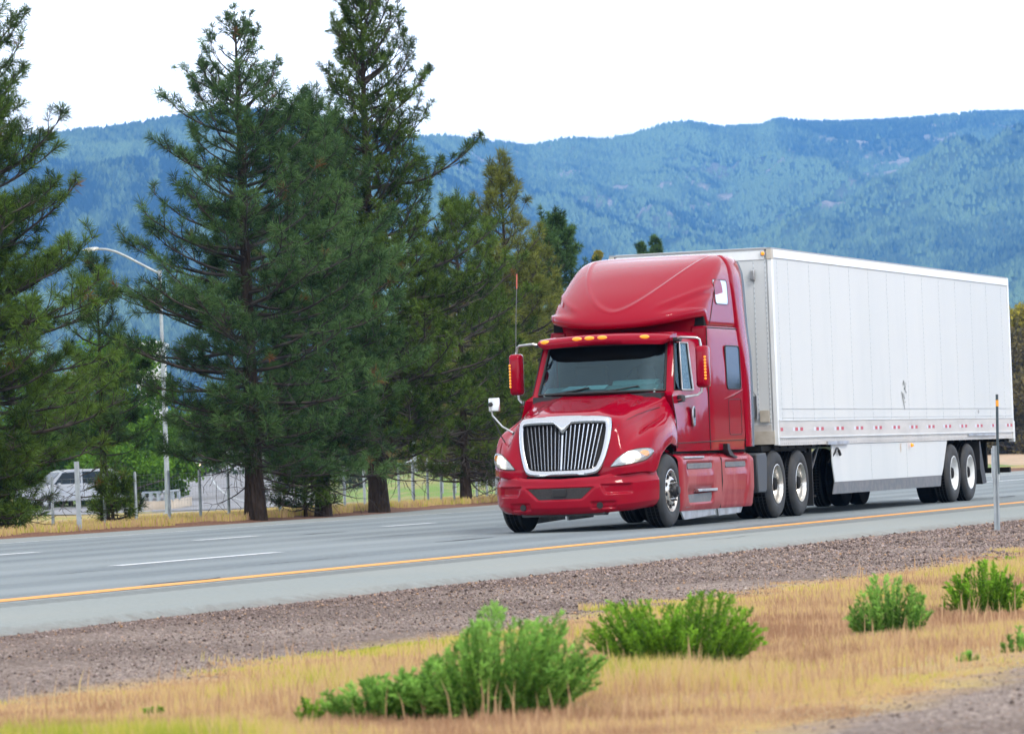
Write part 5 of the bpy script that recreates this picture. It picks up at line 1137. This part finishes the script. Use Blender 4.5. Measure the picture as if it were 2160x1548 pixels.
# ------------------------------------------------------------------ shrubs and grass of the median
def gpt(u, v, z=-.115):
    d = ray_dir(u, v); k = (z-CP[2])/d[2]; return CP+d*k
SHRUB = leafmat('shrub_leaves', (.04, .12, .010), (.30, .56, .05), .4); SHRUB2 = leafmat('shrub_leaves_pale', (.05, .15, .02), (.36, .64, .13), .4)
STEM = mat('green_stem', (.09, .16, .03), .7)
def shrub(label, u, v, wpx, hpx, seed, m, n_st=150, tilt=.55, group='green shrubs in the median', prof=None, leaf=.042, name='shrub', cat='shrub', lv=1.0):
    rg = np.random.default_rng(seed); p = gpt(u, v); D = np.dot(p-CP, _F); R = wpx/2*D/FPX; Hh = hpx*D/FPX; t = thing(name, label, cat, p, 0, group); segs = []; LP = []; LD = []; LT = []
    right = unit(np.array([_R[0], _R[1], 0])); fw = unit(np.array([_F[0], _F[1], 0]))
    for k in range(n_st):
        q = rg.uniform(-1, 1); a = rg.uniform(-.75, .75)*math.sqrt(max(0, 1-q*q)); hk = Hh*(float(np.interp(q, *prof)) if prof else (1-abs(q)**2.2*.55))*rg.uniform(.45, 1.10)**1.0
        base_ = right*q*R*.62+fw*a*R*.6; tip = right*q*R*rg.uniform(.88, 1.05)+fw*a*R+np.array([0, 0, hk]); bend = rg.normal(0, .03, 3)*Hh; n = 9; pts = []
        for i in range(n+1):
            f = i/n; pts.append(base_+(tip-base_)*np.array([f**1.5, f**1.5, f])+bend*math.sin(f*3.1))
        for i in range(n): segs.append((pts[i], pts[i+1], .0035*(1.2-i/n), .0035*(1.15-(i+1)/n)))
        if rg.random() < .10: continue
        tn = rg.uniform(.0, .75)
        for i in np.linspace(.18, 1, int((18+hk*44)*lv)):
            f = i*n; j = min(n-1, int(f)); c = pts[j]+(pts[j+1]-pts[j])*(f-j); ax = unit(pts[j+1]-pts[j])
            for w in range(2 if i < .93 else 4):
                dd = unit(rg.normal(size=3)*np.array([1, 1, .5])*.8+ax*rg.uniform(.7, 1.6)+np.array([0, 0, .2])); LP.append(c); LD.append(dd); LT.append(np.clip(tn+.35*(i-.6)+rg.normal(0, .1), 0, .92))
    LP = np.array(LP); LD = np.array(LD); n = len(LP); l = leaf*.82*rg.uniform(.5, 1.3, (n, 1)); sd = unit(np.cross(LD, rg.normal(size=(n, 3))))*l*.15; dr = np.array([[0, 0, -1.]])*l*.12
    V = np.stack([LP, LP+LD*l*.45+sd, LP+LD*l+dr, LP+LD*l*.45-sd], 1).reshape(-1, 3); i = np.arange(n)*4
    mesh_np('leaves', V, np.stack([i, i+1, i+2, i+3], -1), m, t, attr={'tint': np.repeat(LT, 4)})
    V, F = tubes(segs, 3); mesh_np('stems', V, F, STEM, t); return t
shrub('largest bright green shrub, lowest in the photo, its left flank sinking into the straw', 1035, 1512, 480, 222, 1, SHRUB2, 380, prof=([-1, -.5, -.2, .02, .3, .6, .85, 1], [.30, .50, .80, 1.0, .84, .88, .66, .40]), leaf=.038)
shrub('low trailing green shrub leading off the left flank of the largest shrub', 800, 1520, 250, 110, 2, SHRUB2, 90, prof=([-1, 0, 1], [.5, .8, 1.0]), leaf=.042)
shrub('small green sprig alone in the straw at the foot of the photo, leftmost', 655, 1532, 60, 62, 3, SHRUB, 16, leaf=.03)
shrub('deep green wide shrub in the middle of the median, right behind the largest', 1432, 1418, 380, 158, 4, SHRUB, 340, prof=([-1, -.7, 0, .35, .7, 1], [.62, .92, .82, 1.0, .86, .55]), leaf=.037)
shrub('fresh green round shrub standing alone in pale grass, second from the right', 1880, 1350, 180, 126, 5, SHRUB2, 120, leaf=.04)
shrub('dark green bushy shrub by the right photo edge', 2078, 1300, 185, 105, 6, SHRUB, 130, leaf=.04)
shrub('little green weed under the shrub at the right photo edge', 2040, 1412, 60, 36, 7, SHRUB2, 14, leaf=.04, name='weed', cat='weed', group='small weeds in the median')
shrub('green weed cut by the right photo edge, above the near gravel', 2150, 1392, 70, 62, 8, SHRUB2, 22, leaf=.04, name='weed', cat='weed', group='small weeds in the median')
shrub('tiny green weed beside the top right grass edge', 2125, 1198, 60, 22, 9, SHRUB, 18, leaf=.04, name='weed', cat='weed', group='small weeds in the median')
shrub('tiny green weed in the straw low on the left', 325, 1512, 34, 24, 10, SHRUB, 10, leaf=.03, name='weed', cat='weed', group='small weeds in the median')

def inview(x, y, z, m=60):
    d = np.stack([x-CP[0], y-CP[1], z-CP[2]], -1); dz = d@_F; u = 1080+FPX*(d@_R)/dz; v = 774-FPX*(d@_U)/dz
    return (u > -m) & (u < 2160+m) & (v < 1548+m*3) & (dz > 3)
g = NT('dry_grass'); at_ = g.n('ShaderNodeAttribute', attribute_name='tint').outputs['Fac']
rp = g.n('ShaderNodeValToRGB', {0: at_}); cr = rp.color_ramp; cr.elements[0].position = 0; cr.elements[0].color = (.34, .20, .12, 1); cr.elements[1].position = 1; cr.elements[1].color = (.30, .36, .045, 1)
for ps, cc in ((.3, (.54, .36, .21, 1)), (.55, (.62, .47, .21, 1)), (.78, (.50, .46, .08, 1))):
    e_ = cr.elements.new(ps); e_.color = cc
g.base(rp.outputs[0], .8, .15); tl = g.n('ShaderNodeBsdfTranslucent', {'Color': rp.outputs[0]}); ms = g.n('ShaderNodeMixShader', {0: .3, 1: g.b.outputs[0], 2: tl.outputs[0]}); g.t.links.new(ms.outputs[0], g.out.inputs['Surface']); DRY = g.m
def grassy(name, x, y, H, tint, w, lean=.35):
    n = len(x); z = gz(x, y)-.01; a = rng.uniform(0, 6.28, n); d = np.stack([np.cos(a), np.sin(a), 0*a], -1); s_ = np.stack([-_R[0]*np.ones(n), -_R[1]*np.ones(n), 0*a], -1)+np.stack([np.cos(a), np.sin(a), 0*a], -1)*.5
    s_ = unit(s_)*w[:, None]; p = np.stack([x, y, z], -1); ld = rng.uniform(.05, lean, n)[:, None]; m1 = p+np.array([0, 0, 1])*H[:, None]*.6+d*H[:, None]*ld*.35; tp = p+np.array([0, 0, 1])*H[:, None]*(1-ld*.2)+d*H[:, None]*ld
    V = np.stack([p-s_*.5, p+s_*.5, m1+s_*.42, tp, m1-s_*.42], 1).reshape(-1, 3); i = np.arange(n)*5
    return tag(mesh_np(name, V, [np.stack([i, i+1, i+2, i+4], -1), np.stack([i+4, i+2, i+3], -1)], DRY, attr={'tint': np.repeat(tint, 5)}), kind='stuff')
def field(n, y0, y1, x0=-54, x1=4):
    x = x0+(x1-x0)*rng.random(n)**1.5; y = rng.uniform(y0, y1, n); k = inview(x, y, 0*x-.1); return x[k], y[k]
def edge_noise(x, y): return (fbm(x*.55, y*.55, 5, 91)-.5)*1.5+(fbm(x*3, y*3, 3, 92)-.5)*.8
x, y = field(900000, -15.2, -8.9); k = (y < -9.55+edge_noise(x, y)) & (y > -14.6+edge_noise(x+40, y)*.55); k &= rng.random(len(x)) < .12+.88*np.clip((fbm(x*1.2, y*1.2, 4, 5)-.34)*9, 0, 1); x, y = x[k], y[k]
big = fbm(x*.42, y*.42, 4, 21); gr = fbm(x*.8, y*.8, 4, 33); edge = np.minimum(np.abs(y+9.6), np.abs(y+14.6)); pat = fbm(x*2.6, y*2.6, 3, 71); tint = np.clip(.30+(big-.5)*1.6+(pat-.5)*1.1+rng.normal(0, .14, len(x))+.27*np.clip((gr-.55)*6, 0, 1)+.18*np.exp(-edge/.5), 0, 1)
dist = np.hypot(x-CP[0], y-CP[1]); H = (.025+.115*np.clip(edge/1.3, 0, 1)*np.clip((big-.25)*2.6, .25, 1.25))*rng.uniform(.35, 1.25, len(x))
grassy('dry_grass', x, y, H, tint, np.clip(dist*.00021, .0035, .010)*rng.uniform(.6, 1.2, len(x)))
x, y = field(8000, -14.3, -10.1); k = fbm(x*.9, y*.9, 3, 61) > .42; x, y = x[k], y[k]          # taller seeding stalks
grassy('seed_stalks', x, y, rng.uniform(.09, .23, len(x)), np.clip(.22+rng.normal(0, .12, len(x)), 0, 1), rng.uniform(.004, .008, len(x)), .25)
# dry fringe along the far shoulder and green-yellow verge behind it
n = 90000; x = rng.uniform(-2, 75, n); e_ = edge_y(x); y = e_+.35+rng.random(n)**1.6*9; k = inview(x, y, 0*x) & (fbm(x*.7, y*.7, 3, 17) > .38); x, y = x[k], y[k]
near_ = (y-edge_y(x)) < 1.6; grassy('verge_grass', x, y, np.where(near_, rng.uniform(.04, .20, len(x)), rng.uniform(.06, .22, len(x))), np.clip(.5+rng.normal(0, .2, len(x))+.25*(fbm(x*.3, y*.3, 3, 44)-.5), 0, 1), rng.uniform(.012, .022, len(x)))
# loose stones of the gravel
n = 150000; x = -54+90*rng.random(n)**1.7; y = np.where(rng.random(n) < .85, np.where(rng.random(n) < .985, rng.uniform(-9.9, -6.15, n), -6.2+.6*rng.random(n)**3), rng.uniform(-15.9, -14.2, n)); k = inview(x, y, 0*x); x, y = x[k], y[k]; n = len(x)
sz_ = rng.uniform(.0035, .0062, n)*(1+1.6*rng.random(n)**10)*np.clip(np.hypot(x-CP[0], y-CP[1])/24, .8, 1.8); oct_ = np.array([(1, 0, 0), (0, 1, 0), (-1, 0, 0), (0, -1, 0), (0, 0, .8), (0, 0, -.5)], float)
V = (np.stack([x, y, gz(x, y)+sz_*.3], -1)[:, None]+oct_[None]*sz_[:, None, None]*rng.uniform(.6, 1.3, (n, 6, 1))).reshape(-1, 3); i = np.arange(n)[:, None]*6
F = np.concatenate([np.stack([i[:, 0]+a, i[:, 0]+b, i[:, 0]+c], -1) for a, b, c in ((0, 1, 4), (1, 2, 4), (2, 3, 4), (3, 0, 4), (1, 0, 5), (2, 1, 5), (3, 2, 5), (0, 3, 5))])
g = NT('gravel_stone'); at_ = g.n('ShaderNodeAttribute', attribute_name='tint').outputs['Fac']; rp = g.n('ShaderNodeValToRGB', {0: at_}); cr = rp.color_ramp; cr.elements[0].color = (.05, .035, .03, 1); cr.elements[1].color = (.58, .53, .48, 1)
for ps, cc in ((.45, (.20, .15, .135, 1)), (.8, (.38, .31, .285, 1)), (.93, (.36, .22, .12, 1))):
    e_ = cr.elements.new(ps); e_.color = cc
g.base(rp.outputs[0], .9, .2); tag(mesh_np('gravel_stones', V, F, g.m, attr={'tint': np.repeat(np.clip(rng.random(n)*.95+.02*rng.normal(size=n), 0, 1), 6)}), kind='stuff')

# ------------------------------------------------------------------ posts, fences, lamps
GALV = mat('galvanised_steel', (.34, .38, .40), .5, .4, noise=(6, (.25, .28, .30), .4, .7))
p = gpt(168, 1121, 0); t = thing('steel_post', 'tall bare grey steel channel post at the far shoulder, left of the fence', 'post', p)
hgt = 148*np.dot(p-CP, _F)/FPX; mb = MB(); V = []
for z, lx in ((-.2, .0), (hgt, -.035)):
    for dx, dy in ((-.075, 0), (-.03, -.012), (-.022, -.05), (.022, -.05), (.03, -.012), (.075, 0), (.03, .0), (.018, -.038), (-.018, -.038), (-.03, 0)): V.append((dx*.62*_R[0]+lx, dx*.62*_R[1]+dy*.8, z))
mb.add(V, [(i, (i+1) % 10, 10+(i+1) % 10, 10+i) for i in range(10)]+[tuple(range(10, 20)), tuple(range(10))[::-1]]); mb.build('channel', GALV, t)
mb = MB()
for k in range(9): mb.box(-.012, .012, -.052, -.0505, .25+k*.12, .27+k*.12)
mb.build('bolt_holes', GASKET, t)
p = gpt(2103, 1118, -.05); t = thing('marker_post', 'steel marker post with an orange banded black rod, standing in the gravel', 'marker', p, 0)
sc_ = np.dot(p-CP, _F)/FPX; rx, ry = unit(_R[:2]); 
def ob(mb, w0, w1, d0, d1, z0, z1, t0=0, t1=0):
    fx, fy = -ry, rx; V = []
    for z, tt in ((z0, t0), (z1, t1)):
        for w, d in ((w0, d0), (w1, d0), (w1, d1), (w0, d1)): V.append((rx*(w+tt)+fx*d, ry*(w+tt)+fy*d, z))
    mb.add(V, [(0, 3, 2, 1), (4, 5, 6, 7), (0, 1, 5, 4), (1, 2, 6, 5), (2, 3, 7, 6), (3, 0, 4, 7)])
mb = MB(); hp = 178*sc_; ob(mb, -.034, -.012, -.02, .012, -.2, hp, 0, .018); ob(mb, .012, .034, -.02, .012, -.2, hp, 0, .018); ob(mb, -.012, .012, -.002, .010, -.2, hp, 0, .018); mb.build('steel_channel', GALV, t)
mb = MB(); ob(mb, -.047, .047, .012, .022, hp-72*sc_, hp-4*sc_, .010, .018); mb.build('backing_plate', mat('weathered_white_plate', (.62, .66, .68), .5), t)
mb = MB(); mb.tube([(rx*.018, ry*.018-.03, hp-60*sc_), (rx*.020, ry*.020-.03, hp+6*sc_), (rx*.036, ry*.036-.03, hp+108*sc_)], .017, 10); rd = mb.build('rod', mat('dark_rod', (.035, .055, .065), .5), t, smooth=True)
mb = MB(); mb.tube([(rx*.0335, ry*.0335-.03, hp+83*sc_), (rx*.0355, ry*.0355-.03, hp+96*sc_)], .0185, 10); mb.build('orange_band', mat('orange_band', (.80, .33, .02), .5), rd, smooth=True)

# wire mesh fence along the verge
fence = thing('mesh_fence', 'low wire mesh fence on grey posts running behind the pine trunks along the far verge', 'fence', (30, 18, -.1)); FO = Vector(fence.location)
post_u = [-30, 42, 112, 222, 288, 358, 424, 484, 540, 592, 640, 684, 729, 771, 808, 844, 875, 905, 933, 960, 984, 1008, 1030, 1050]
fy = lambda u: float(np.interp(u, [0, 150, 300, 600, 850, 1050], [19.2, 18.6, 17.2, 17.6, 19.6, 20.5])); fp = []
for u in post_u:
    y_ = fy(u); x_ = colx(u, y_); fp.append((x_, y_, float(gz(x_, y_))))
for i, (x_, y_, z_) in enumerate(fp):
    mb = MB(); r = .032; mb.lathe([(r, -.2), (r, 1.10), (r*.6, 1.135), (0, 1.14)], 10, 'z', (x_-FO.x, y_-FO.y, z_-FO.z)); mb.build('fence_post', GALV, fence, smooth=True)
mb = MB()
for (x0, y0, z0), (x1, y1, z1) in zip(fp[:-1], fp[1:]):
    q0 = np.array([x0-FO.x, y0-FO.y-.03, z0-FO.z]); q1 = np.array([x1-FO.x, y1-FO.y-.03, z1-FO.z])
    for h in np.arange(.08, 1.1, .14): mb.tube([q0+[0, 0, h], q1+[0, 0, h]], .0020, 3, False)
    n = int(np.linalg.norm(q1-q0)/.16)
    for k in range(n): a = q0+(q1-q0)*k/n; mb.tube([a+[0, 0, .05], a+[0, 0, 1.07]], .0016, 3, False)
mb.build('wire_mesh', mat('weathered_wire', (.30, .32, .30), .6, .5), fence)
mb = MB(); k0 = post_u.index(844); mb.tube([np.array(q)-np.array(FO)+[0, 0, 1.10] for q in fp[k0:]], .02, 6); mb.build('top_rail', GALV, fence, smooth=True)
def far_pt(u, D, z): d = ray_dir(u, 1000); k = D; return np.array([CP[0]+d[0]*k, CP[1]+d[1]*k, z])
fence2 = thing('chain_fence', 'taller grey chain link fence farther back on the green bank, left of the truck', 'fence', far_pt(930, 175, .2)); FO2 = np.array(fence2.location)
q_ = [far_pt(u, D, z) for u, D, z in ((840, 168, -.1), (868, 170, .1), (902, 172, .3), (933, 174, .35), (960, 176, .3), (985, 178, .25), (1012, 180, .2), (1040, 182, .1), (1066, 184, 0))]
for a in q_: mb = MB(); mb.lathe([(.03, -.5), (.03, 1.15), (0, 1.2)], 8, 'z', a-FO2); mb.build('fence_post', GALV, fence2, smooth=True)
mb = MB()
for a, b_ in zip(q_[:-1], q_[1:]):
    for h in np.arange(.1, 1.15, .2): mb.tube([a-FO2+[0, 0, h], b_-FO2+[0, 0, h]], .006, 3, False)
mb.build('wire_mesh', mat('chain_link', (.22, .24, .24), .6, .5), fence2); mb = MB(); mb.tube([a-FO2+[0, 0, 1.14] for a in q_], .02, 6); mb.build('top_rail', GALV, fence2, smooth=True)

# street lamps
def lamp(label, u, D, zb, top_v, arm=True, group=None, r=.095):
    p = far_pt(u, D, zb); t = thing('street_lamp', label, 'street lamp', p, math.atan2(_R[1], _R[0]), group); ht = (1024-.037*u-top_v)*D/FPX+CP[2]-zb
    mb = MB(); mb.lathe([(r*2.0, 0), (r*2.0, .03), (r*1.25, .05), (r*1.2, .5), (r, 1.2), (r*.62, ht-.1), (r*.85, ht-.1), (r*.85, ht+.02), (0, ht+.04)], 14, 'z'); mb.build('pole', GALV, t, smooth=True, angle=40)
    if arm:
        mb = MB(); mb.tube([(0, 0, ht-.12), (-.5, 0, ht+.16), (-1.2, 0, ht+.56), (-1.6, 0, ht+.76), (-1.95, 0, ht+.86), (-2.25, 0, ht+.88)], .045, 8); mb.build('arm', GALV, t, smooth=True)
        mb = MB(); mb.prism([(-2.2, ht+.93), (-2.35, ht+.95), (-2.65, ht+.93), (-2.82, ht+.87), (-2.8, ht+.83), (-2.3, ht+.83)], 'y', -.13, .13); hd = mb.build('lamp_head', mat('lamp_head_white', (.66, .67, .64), .4), t, bevel=.02)
        mb = MB(); mb.lathe([(0, -.06), (.09, -.03), (.11, 0)], 12, 'z', (-2.58, 0, ht+.83)); mb.build('lens', mat('lamp_lens', (.6, .62, .6), .15), hd, smooth=True)
    return t
lamp('tall grey street lamp, its curved arm and pale head reaching left between the pines', 352, 157, -.42, 577)
lamp('slim grey lamp pole right of the tallest pine, its head lost in the boughs', 876, 205, .2, 520, group='lamp poles behind the tallest pine')
lamp('slim grey lamp pole tight behind the foot of the tallest pine', 786, 190, -.4, 560, group='lamp poles behind the tallest pine')
p = far_pt(181, 260, -.45); t = thing('utility_pole', 'rusty brown utility pole glimpsed through the left pine', 'utility pole', p, math.atan2(_R[1], _R[0])); mb = MB(); mb.lathe([(.17, -.3), (.12, 8.6), (0, 8.65)], 10, 'z'); mb.build('pole', mat('rusty_wood', (.32, .13, .06), .8), t, smooth=True); mb = MB(); mb.box(-1.1, 1.1, -.06, .06, 7.9, 8.05); mb.build('crossarm', mat('grey_wood', (.2, .17, .14), .8), t)
p = far_pt(24, 112, -.3); t = thing('guy_wire', 'slanting guy wire with a pale yellow guard at the lower left behind the pine', 'guy wire', p, math.atan2(_R[1], _R[0])); mb = MB(); mb.tube([(.28, 0, -.1), (-.35, 0, 1.9)], .012, 5); mb.build('wire', GALV, t); mb = MB(); mb.tube([(.22, -.02, .05), (-.05, -.02, .9)], .035, 8); mb.build('guard', mat('yellow_guard', (.62, .56, .25), .5), t, smooth=True)

# side road, its bank and barrier
def ribbon(name, pts, w0, w1, m, dz=0):
    P = []
    for i, q in enumerate(pts):
        a = np.array(pts[max(i-1, 0)]); b_ = np.array(pts[min(i+1, len(pts)-1)]); t_ = unit(b_-a); nn_ = unit(np.array([-t_[1], t_[0], 0])); P.append([np.array(q)+nn_*(w0+(w1-w0)*k/4)+np.array([0, 0, dz]) for k in range(5)])
    P = np.array(P); return tag(mesh_np(name, P.reshape(-1, 3), grid_faces(*P.shape[:2], flip=True), m, smooth=True), kind='structure')
SIDEASPH = mat('side_road_asphalt', (.17, .175, .19), .85, noise=(.6, (.24, .24, .25), .4, .65), bump=(30, .3, .01))
BANKG = mat('bank_grass', (.11, .19, .035), .95, noise=(.35, (.22, .20, .07), .45, .62), bump=(6, 1, .1))
cr_ = catmull(np.array([far_pt(-160, 215, -.43), far_pt(60, 205, -.43), far_pt(230, 190, -.43), far_pt(420, 178, -.43), far_pt(600, 170, -.43), far_pt(760, 165, -.43), far_pt(900, 150, -.43)]), 6)
ribbon('side_road', list(cr_), -7, 8, SIDEASPH, .012)
up_ = catmull(np.array([far_pt(560, 168, -.42), far_pt(520, 195, -.40), far_pt(470, 240, -.1), far_pt(445, 300, .9), far_pt(452, 380, 2.6), far_pt(480, 460, 3.6)]), 6)
ribbon('climbing_road', list(up_), -4.5, 4.5, SIDEASPH, .03); ribbon('hillside', list(up_[4:]), -46, 12, BANKG, -.18)
mk = ribbon('road_marking', list(up_), -.06, .06, WORN, .05)
bk_ = far_pt(890, 184, -.5); mb_n = 40; a_, b2 = np.meshgrid(np.linspace(-1, 1, mb_n), np.linspace(-1, 1, mb_n), indexing='ij'); hgt_ = np.exp(-(a_**2*3+b2**2*3))*1.35-.1
Rv = unit(np.array([_R[0], _R[1], 0])); Fv = unit(np.array([_F[0], _F[1], 0])); P = bk_+a_[..., None]*Rv*6+b2[..., None]*Fv*14+np.stack([0*a_, 0*a_, hgt_+(fbm(a_*6+9, b2*6, 3)-.5)*.12], -1)
tag(mesh_np('grass_bank', P.reshape(-1, 3), grid_faces(mb_n, mb_n), mat('bright_bank_grass', (.14, .24, .04), .95, noise=(.8, (.27, .25, .09), .45, .62), bump=(8, 1, .1)), smooth=True), kind='structure')
pb = [far_pt(300, 178, -.45), far_pt(340, 176, -.45), far_pt(375, 182, -.42), far_pt(402, 192, -.40)]; t = thing('bridge_barrier', 'pale concrete barrier with a steel rail beside the lamp pole', 'barrier', pb[0]); o0 = np.array(t.location); P = []
for q in pb: P.append([q-o0+[0, 0, -.2], q-o0+[0, 0, .42], q-o0+Fv*.3+[0, 0, .42], q-o0+Fv*.3+[0, 0, -.2]])
grid_obj('concrete_wall', np.array(P), mat('tan_concrete', (.42, .36, .29), .9), t, smooth=False); mb = MB(); rail_ = [q-o0+Fv*.15+[0, 0, .78] for q in pb[:3]]; mb.tube(rail_, .05, 6)
mb.build('steel_rail', GALV, t, smooth=True)
for k in range(6):
    f = k/5*1.99; i = int(f); q = rail_[i]+(rail_[i+1]-rail_[i])*(f-i); mb = MB(); mb.box(q[0]-.06, q[0]+.06, q[1]-.06, q[1]+.06, .40, .78); mb.build('rail_post', GALV, t)

sb_ = np.array([[far_pt(u, D_, z) for u in (1900, 1980, 2060, 2140, 2220, 2320)] for D_, z in ((275, -.50), (288, -.18), (305, .05), (325, .24), (380, .25))])
tag(mesh_np('sandy_bank', sb_.reshape(-1, 3), grid_faces(5, 6, flip=True), mat('sandy_soil', (.42, .29, .19), .95, noise=(.5, (.33, .25, .15), .45, .6)), smooth=True), kind='structure')
# vehicles on the side road
CARLIT = mat('car_headlight_lit', (1, .85, .6), .3, emit=((1, .72, .40), 2.2))
def car(label, cat, p, rz, paint, lit=False, name='parked_car', L=4.7, Wd=1.9, Hh=1.78):
    t = thing(name, label, cat, p, rz); s_ = L/4.7; h_ = Hh/1.78
    prof = [(-2.35, .38), (-2.38, .62), (-2.30, .86), (-1.55, 1.02), (-1.20, 1.08), (1.9, 1.12), (2.28, 1.05), (2.36, .70), (2.30, .38)]
    V = []; F = []; n = len(prof)
    for k, (y, sc) in enumerate(((-1, .93), (-.96, 1), (.96, 1), (1, .93))): V += [(x*s_*(.985 if sc < 1 else 1), y*Wd/2, (z*h_ if sc == 1 else .45+(z-.45)*h_*.93)) for x, z in prof]
    for k in range(3): F += [(k*n+i, k*n+(i+1) % n, (k+1)*n+(i+1) % n, (k+1)*n+i) for i in range(n)]
    F += [tuple(range(n))[::-1], tuple(3*n+i for i in range(n))]; mb = MB(); mb.add(V, F); body = mb.build('body', paint, t, bevel=.05)
    mb = MB(); rf = [(-1.35, 1.02), (-.62, 1.66), (-.3, 1.74), (1.75, 1.72), (2.1, 1.55), (2.22, 1.08)]; V = [(x*s_, y*Wd/2*(.90 if z > 1.3 else .97), z*h_) for y in (-1, 1) for x, z in rf]; n = len(rf)
    mb.add(V, [(i, (i+1) % n, n+(i+1) % n, n+i) for i in range(n)]+[tuple(range(n))[::-1], tuple(range(n, 2*n))]); mb.build('greenhouse', paint, t, bevel=.03)
    for s in (-1, 1):
        mb = MB()
        for q in ([(-1.02, 1.10), (-.58, 1.60), (.25, 1.63), (.25, 1.12)], [(.35, 1.12), (.35, 1.63), (1.25, 1.62), (1.3, 1.12)], [(1.40, 1.12), (1.36, 1.61), (1.72, 1.59), (1.98, 1.14)]):
            mb.add([(x*s_, s*(Wd/2*(.97-.07*(z-1.1)/.5)+.012), z*h_) for x, z in q], [(0, 1, 2, 3)])
        mb.build('side_windows', DKGLASS, t)
        mb = MB(); a0, a1 = sorted((s*.55*Wd/1.9, s*.85*Wd/1.9)); a0, a1 = (a0+.06, a1-.06); mb.box(-2.395*s_, -2.25*s_, a0, a1, .68*h_, .80*h_); mb.build('headlight', CARLIT if lit else LAMPGLASS, t, bevel=.02)
        mb = MB(); mb.box(2.2*s_, 2.385*s_, a0, a1, .80*h_, 1.0*h_); mb.build('tail_light', REDT, t)
        mb = MB(); a0, a1 = sorted((s*(Wd/2), s*(Wd/2+.2))); mb.box(-.95, -.8, a0, a1, 1.10, 1.26); mb.build('mirror', paint, t, bevel=.03)
        for x in (-1.45*s_, 1.45*s_):
            mb = MB(); mb.lathe([(.20, 0), (.34, .01), (.36, -.03), (.36, -.2), (.2, -.22)], 28, 'y', (x, s*Wd/2, .36)); w_ = mb.build('wheel', RUBBER, t, smooth=True, angle=50)
            mb = MB(); mb.lathe([(0, s*.0), (.18, s*.012), (.22, s*.004)], 20, 'y', (x, s*Wd/2, .36)); mb.build('rim', SATIN, w_, smooth=True)
    mb = MB(); mb.add([(-1.33*s_, -.82, 1.06*h_), (-1.33*s_, .82, 1.06*h_), (-.66*s_, .76, 1.62*h_), (-.66*s_, -.76, 1.62*h_)], [(0, 1, 2, 3)]); o = mb.build('windshield', DKGLASS, t); o.location = (-.02, 0, .012)
    mb = MB(); mb.box(-2.40*s_, -2.3*s_, -.5, .5, .5, .66); mb.build('grille', BLACK, t)
    return t
WHITEP = mat('silver_car_paint', (.27, .29, .32), .3, coat=.6); DARKP = mat('dark_car_paint', (.03, .035, .045), .3, coat=.6)
ra = math.atan2(_R[1], _R[0])
car('silver grey van on the side road behind the left pine', 'van', far_pt(146, 206, -.42), ra+math.radians(24), WHITEP, L=5.0, Hh=1.95, name='silver_van')
q = far_pt(400, 300, .95); car('dark car coming down the side road with its headlights lit', 'car', q, math.radians(25)+ra+math.radians(70), DARKP, lit=True, name='oncoming_car')
# pale buildings glimpsed far behind the trees
def building(label, u0, u1, D, topv, m, seed):
    a = far_pt(u0, D, -.5); b_ = far_pt(u1, D, -.5); t = thing('building', label, 'building', (a+b_)/2, ra); w = np.linalg.norm(b_-a); um = (u0+u1)/2; ht = (1024-.037*um-topv)*D/FPX+CP[2]+.5
    mb = MB(); mb.box(-w/2, w/2, 0, 10, 0, ht-.4); mb.build('walls', m, t); mb = MB(); mb.box(-w/2-.3, w/2+.3, -.3, 10.3, ht-.4, ht); mb.build('roof', WTRIM, t)
    nw = max(1, int(w/2.6))
    for fl in range(max(1, int(ht/3.1))):
        for k in range(nw):
            x = -w/2+(k+.5)*w/nw; z = 1+fl*3.0
            if z+1.3 > ht-.5: continue
            mb = MB(); mb.box(x-.62, x+.62, -.05, .02, z, z+1.2); f = mb.build('window', WTRIM, t); mb = MB(); mb.box(x-.54, x+.54, -.06, -.05, z+.08, z+1.12); mb.build('pane', DKGLASS, f)
    return t
building('tall white building glimpsed left of the lamp pole between the pines', 296, 342, 420, 727, mat('white_wall', (.66, .66, .65), .8), 1)
building('low white building seen in chinks behind the central pines', 585, 640, 430, 878, mat('pale_wall', (.7, .7, .68), .8), 2)
building('pale building in the chink right of the tallest pine trunk', 828, 885, 440, 838, mat('pale_grey_wall', (.62, .65, .68), .8), 3)
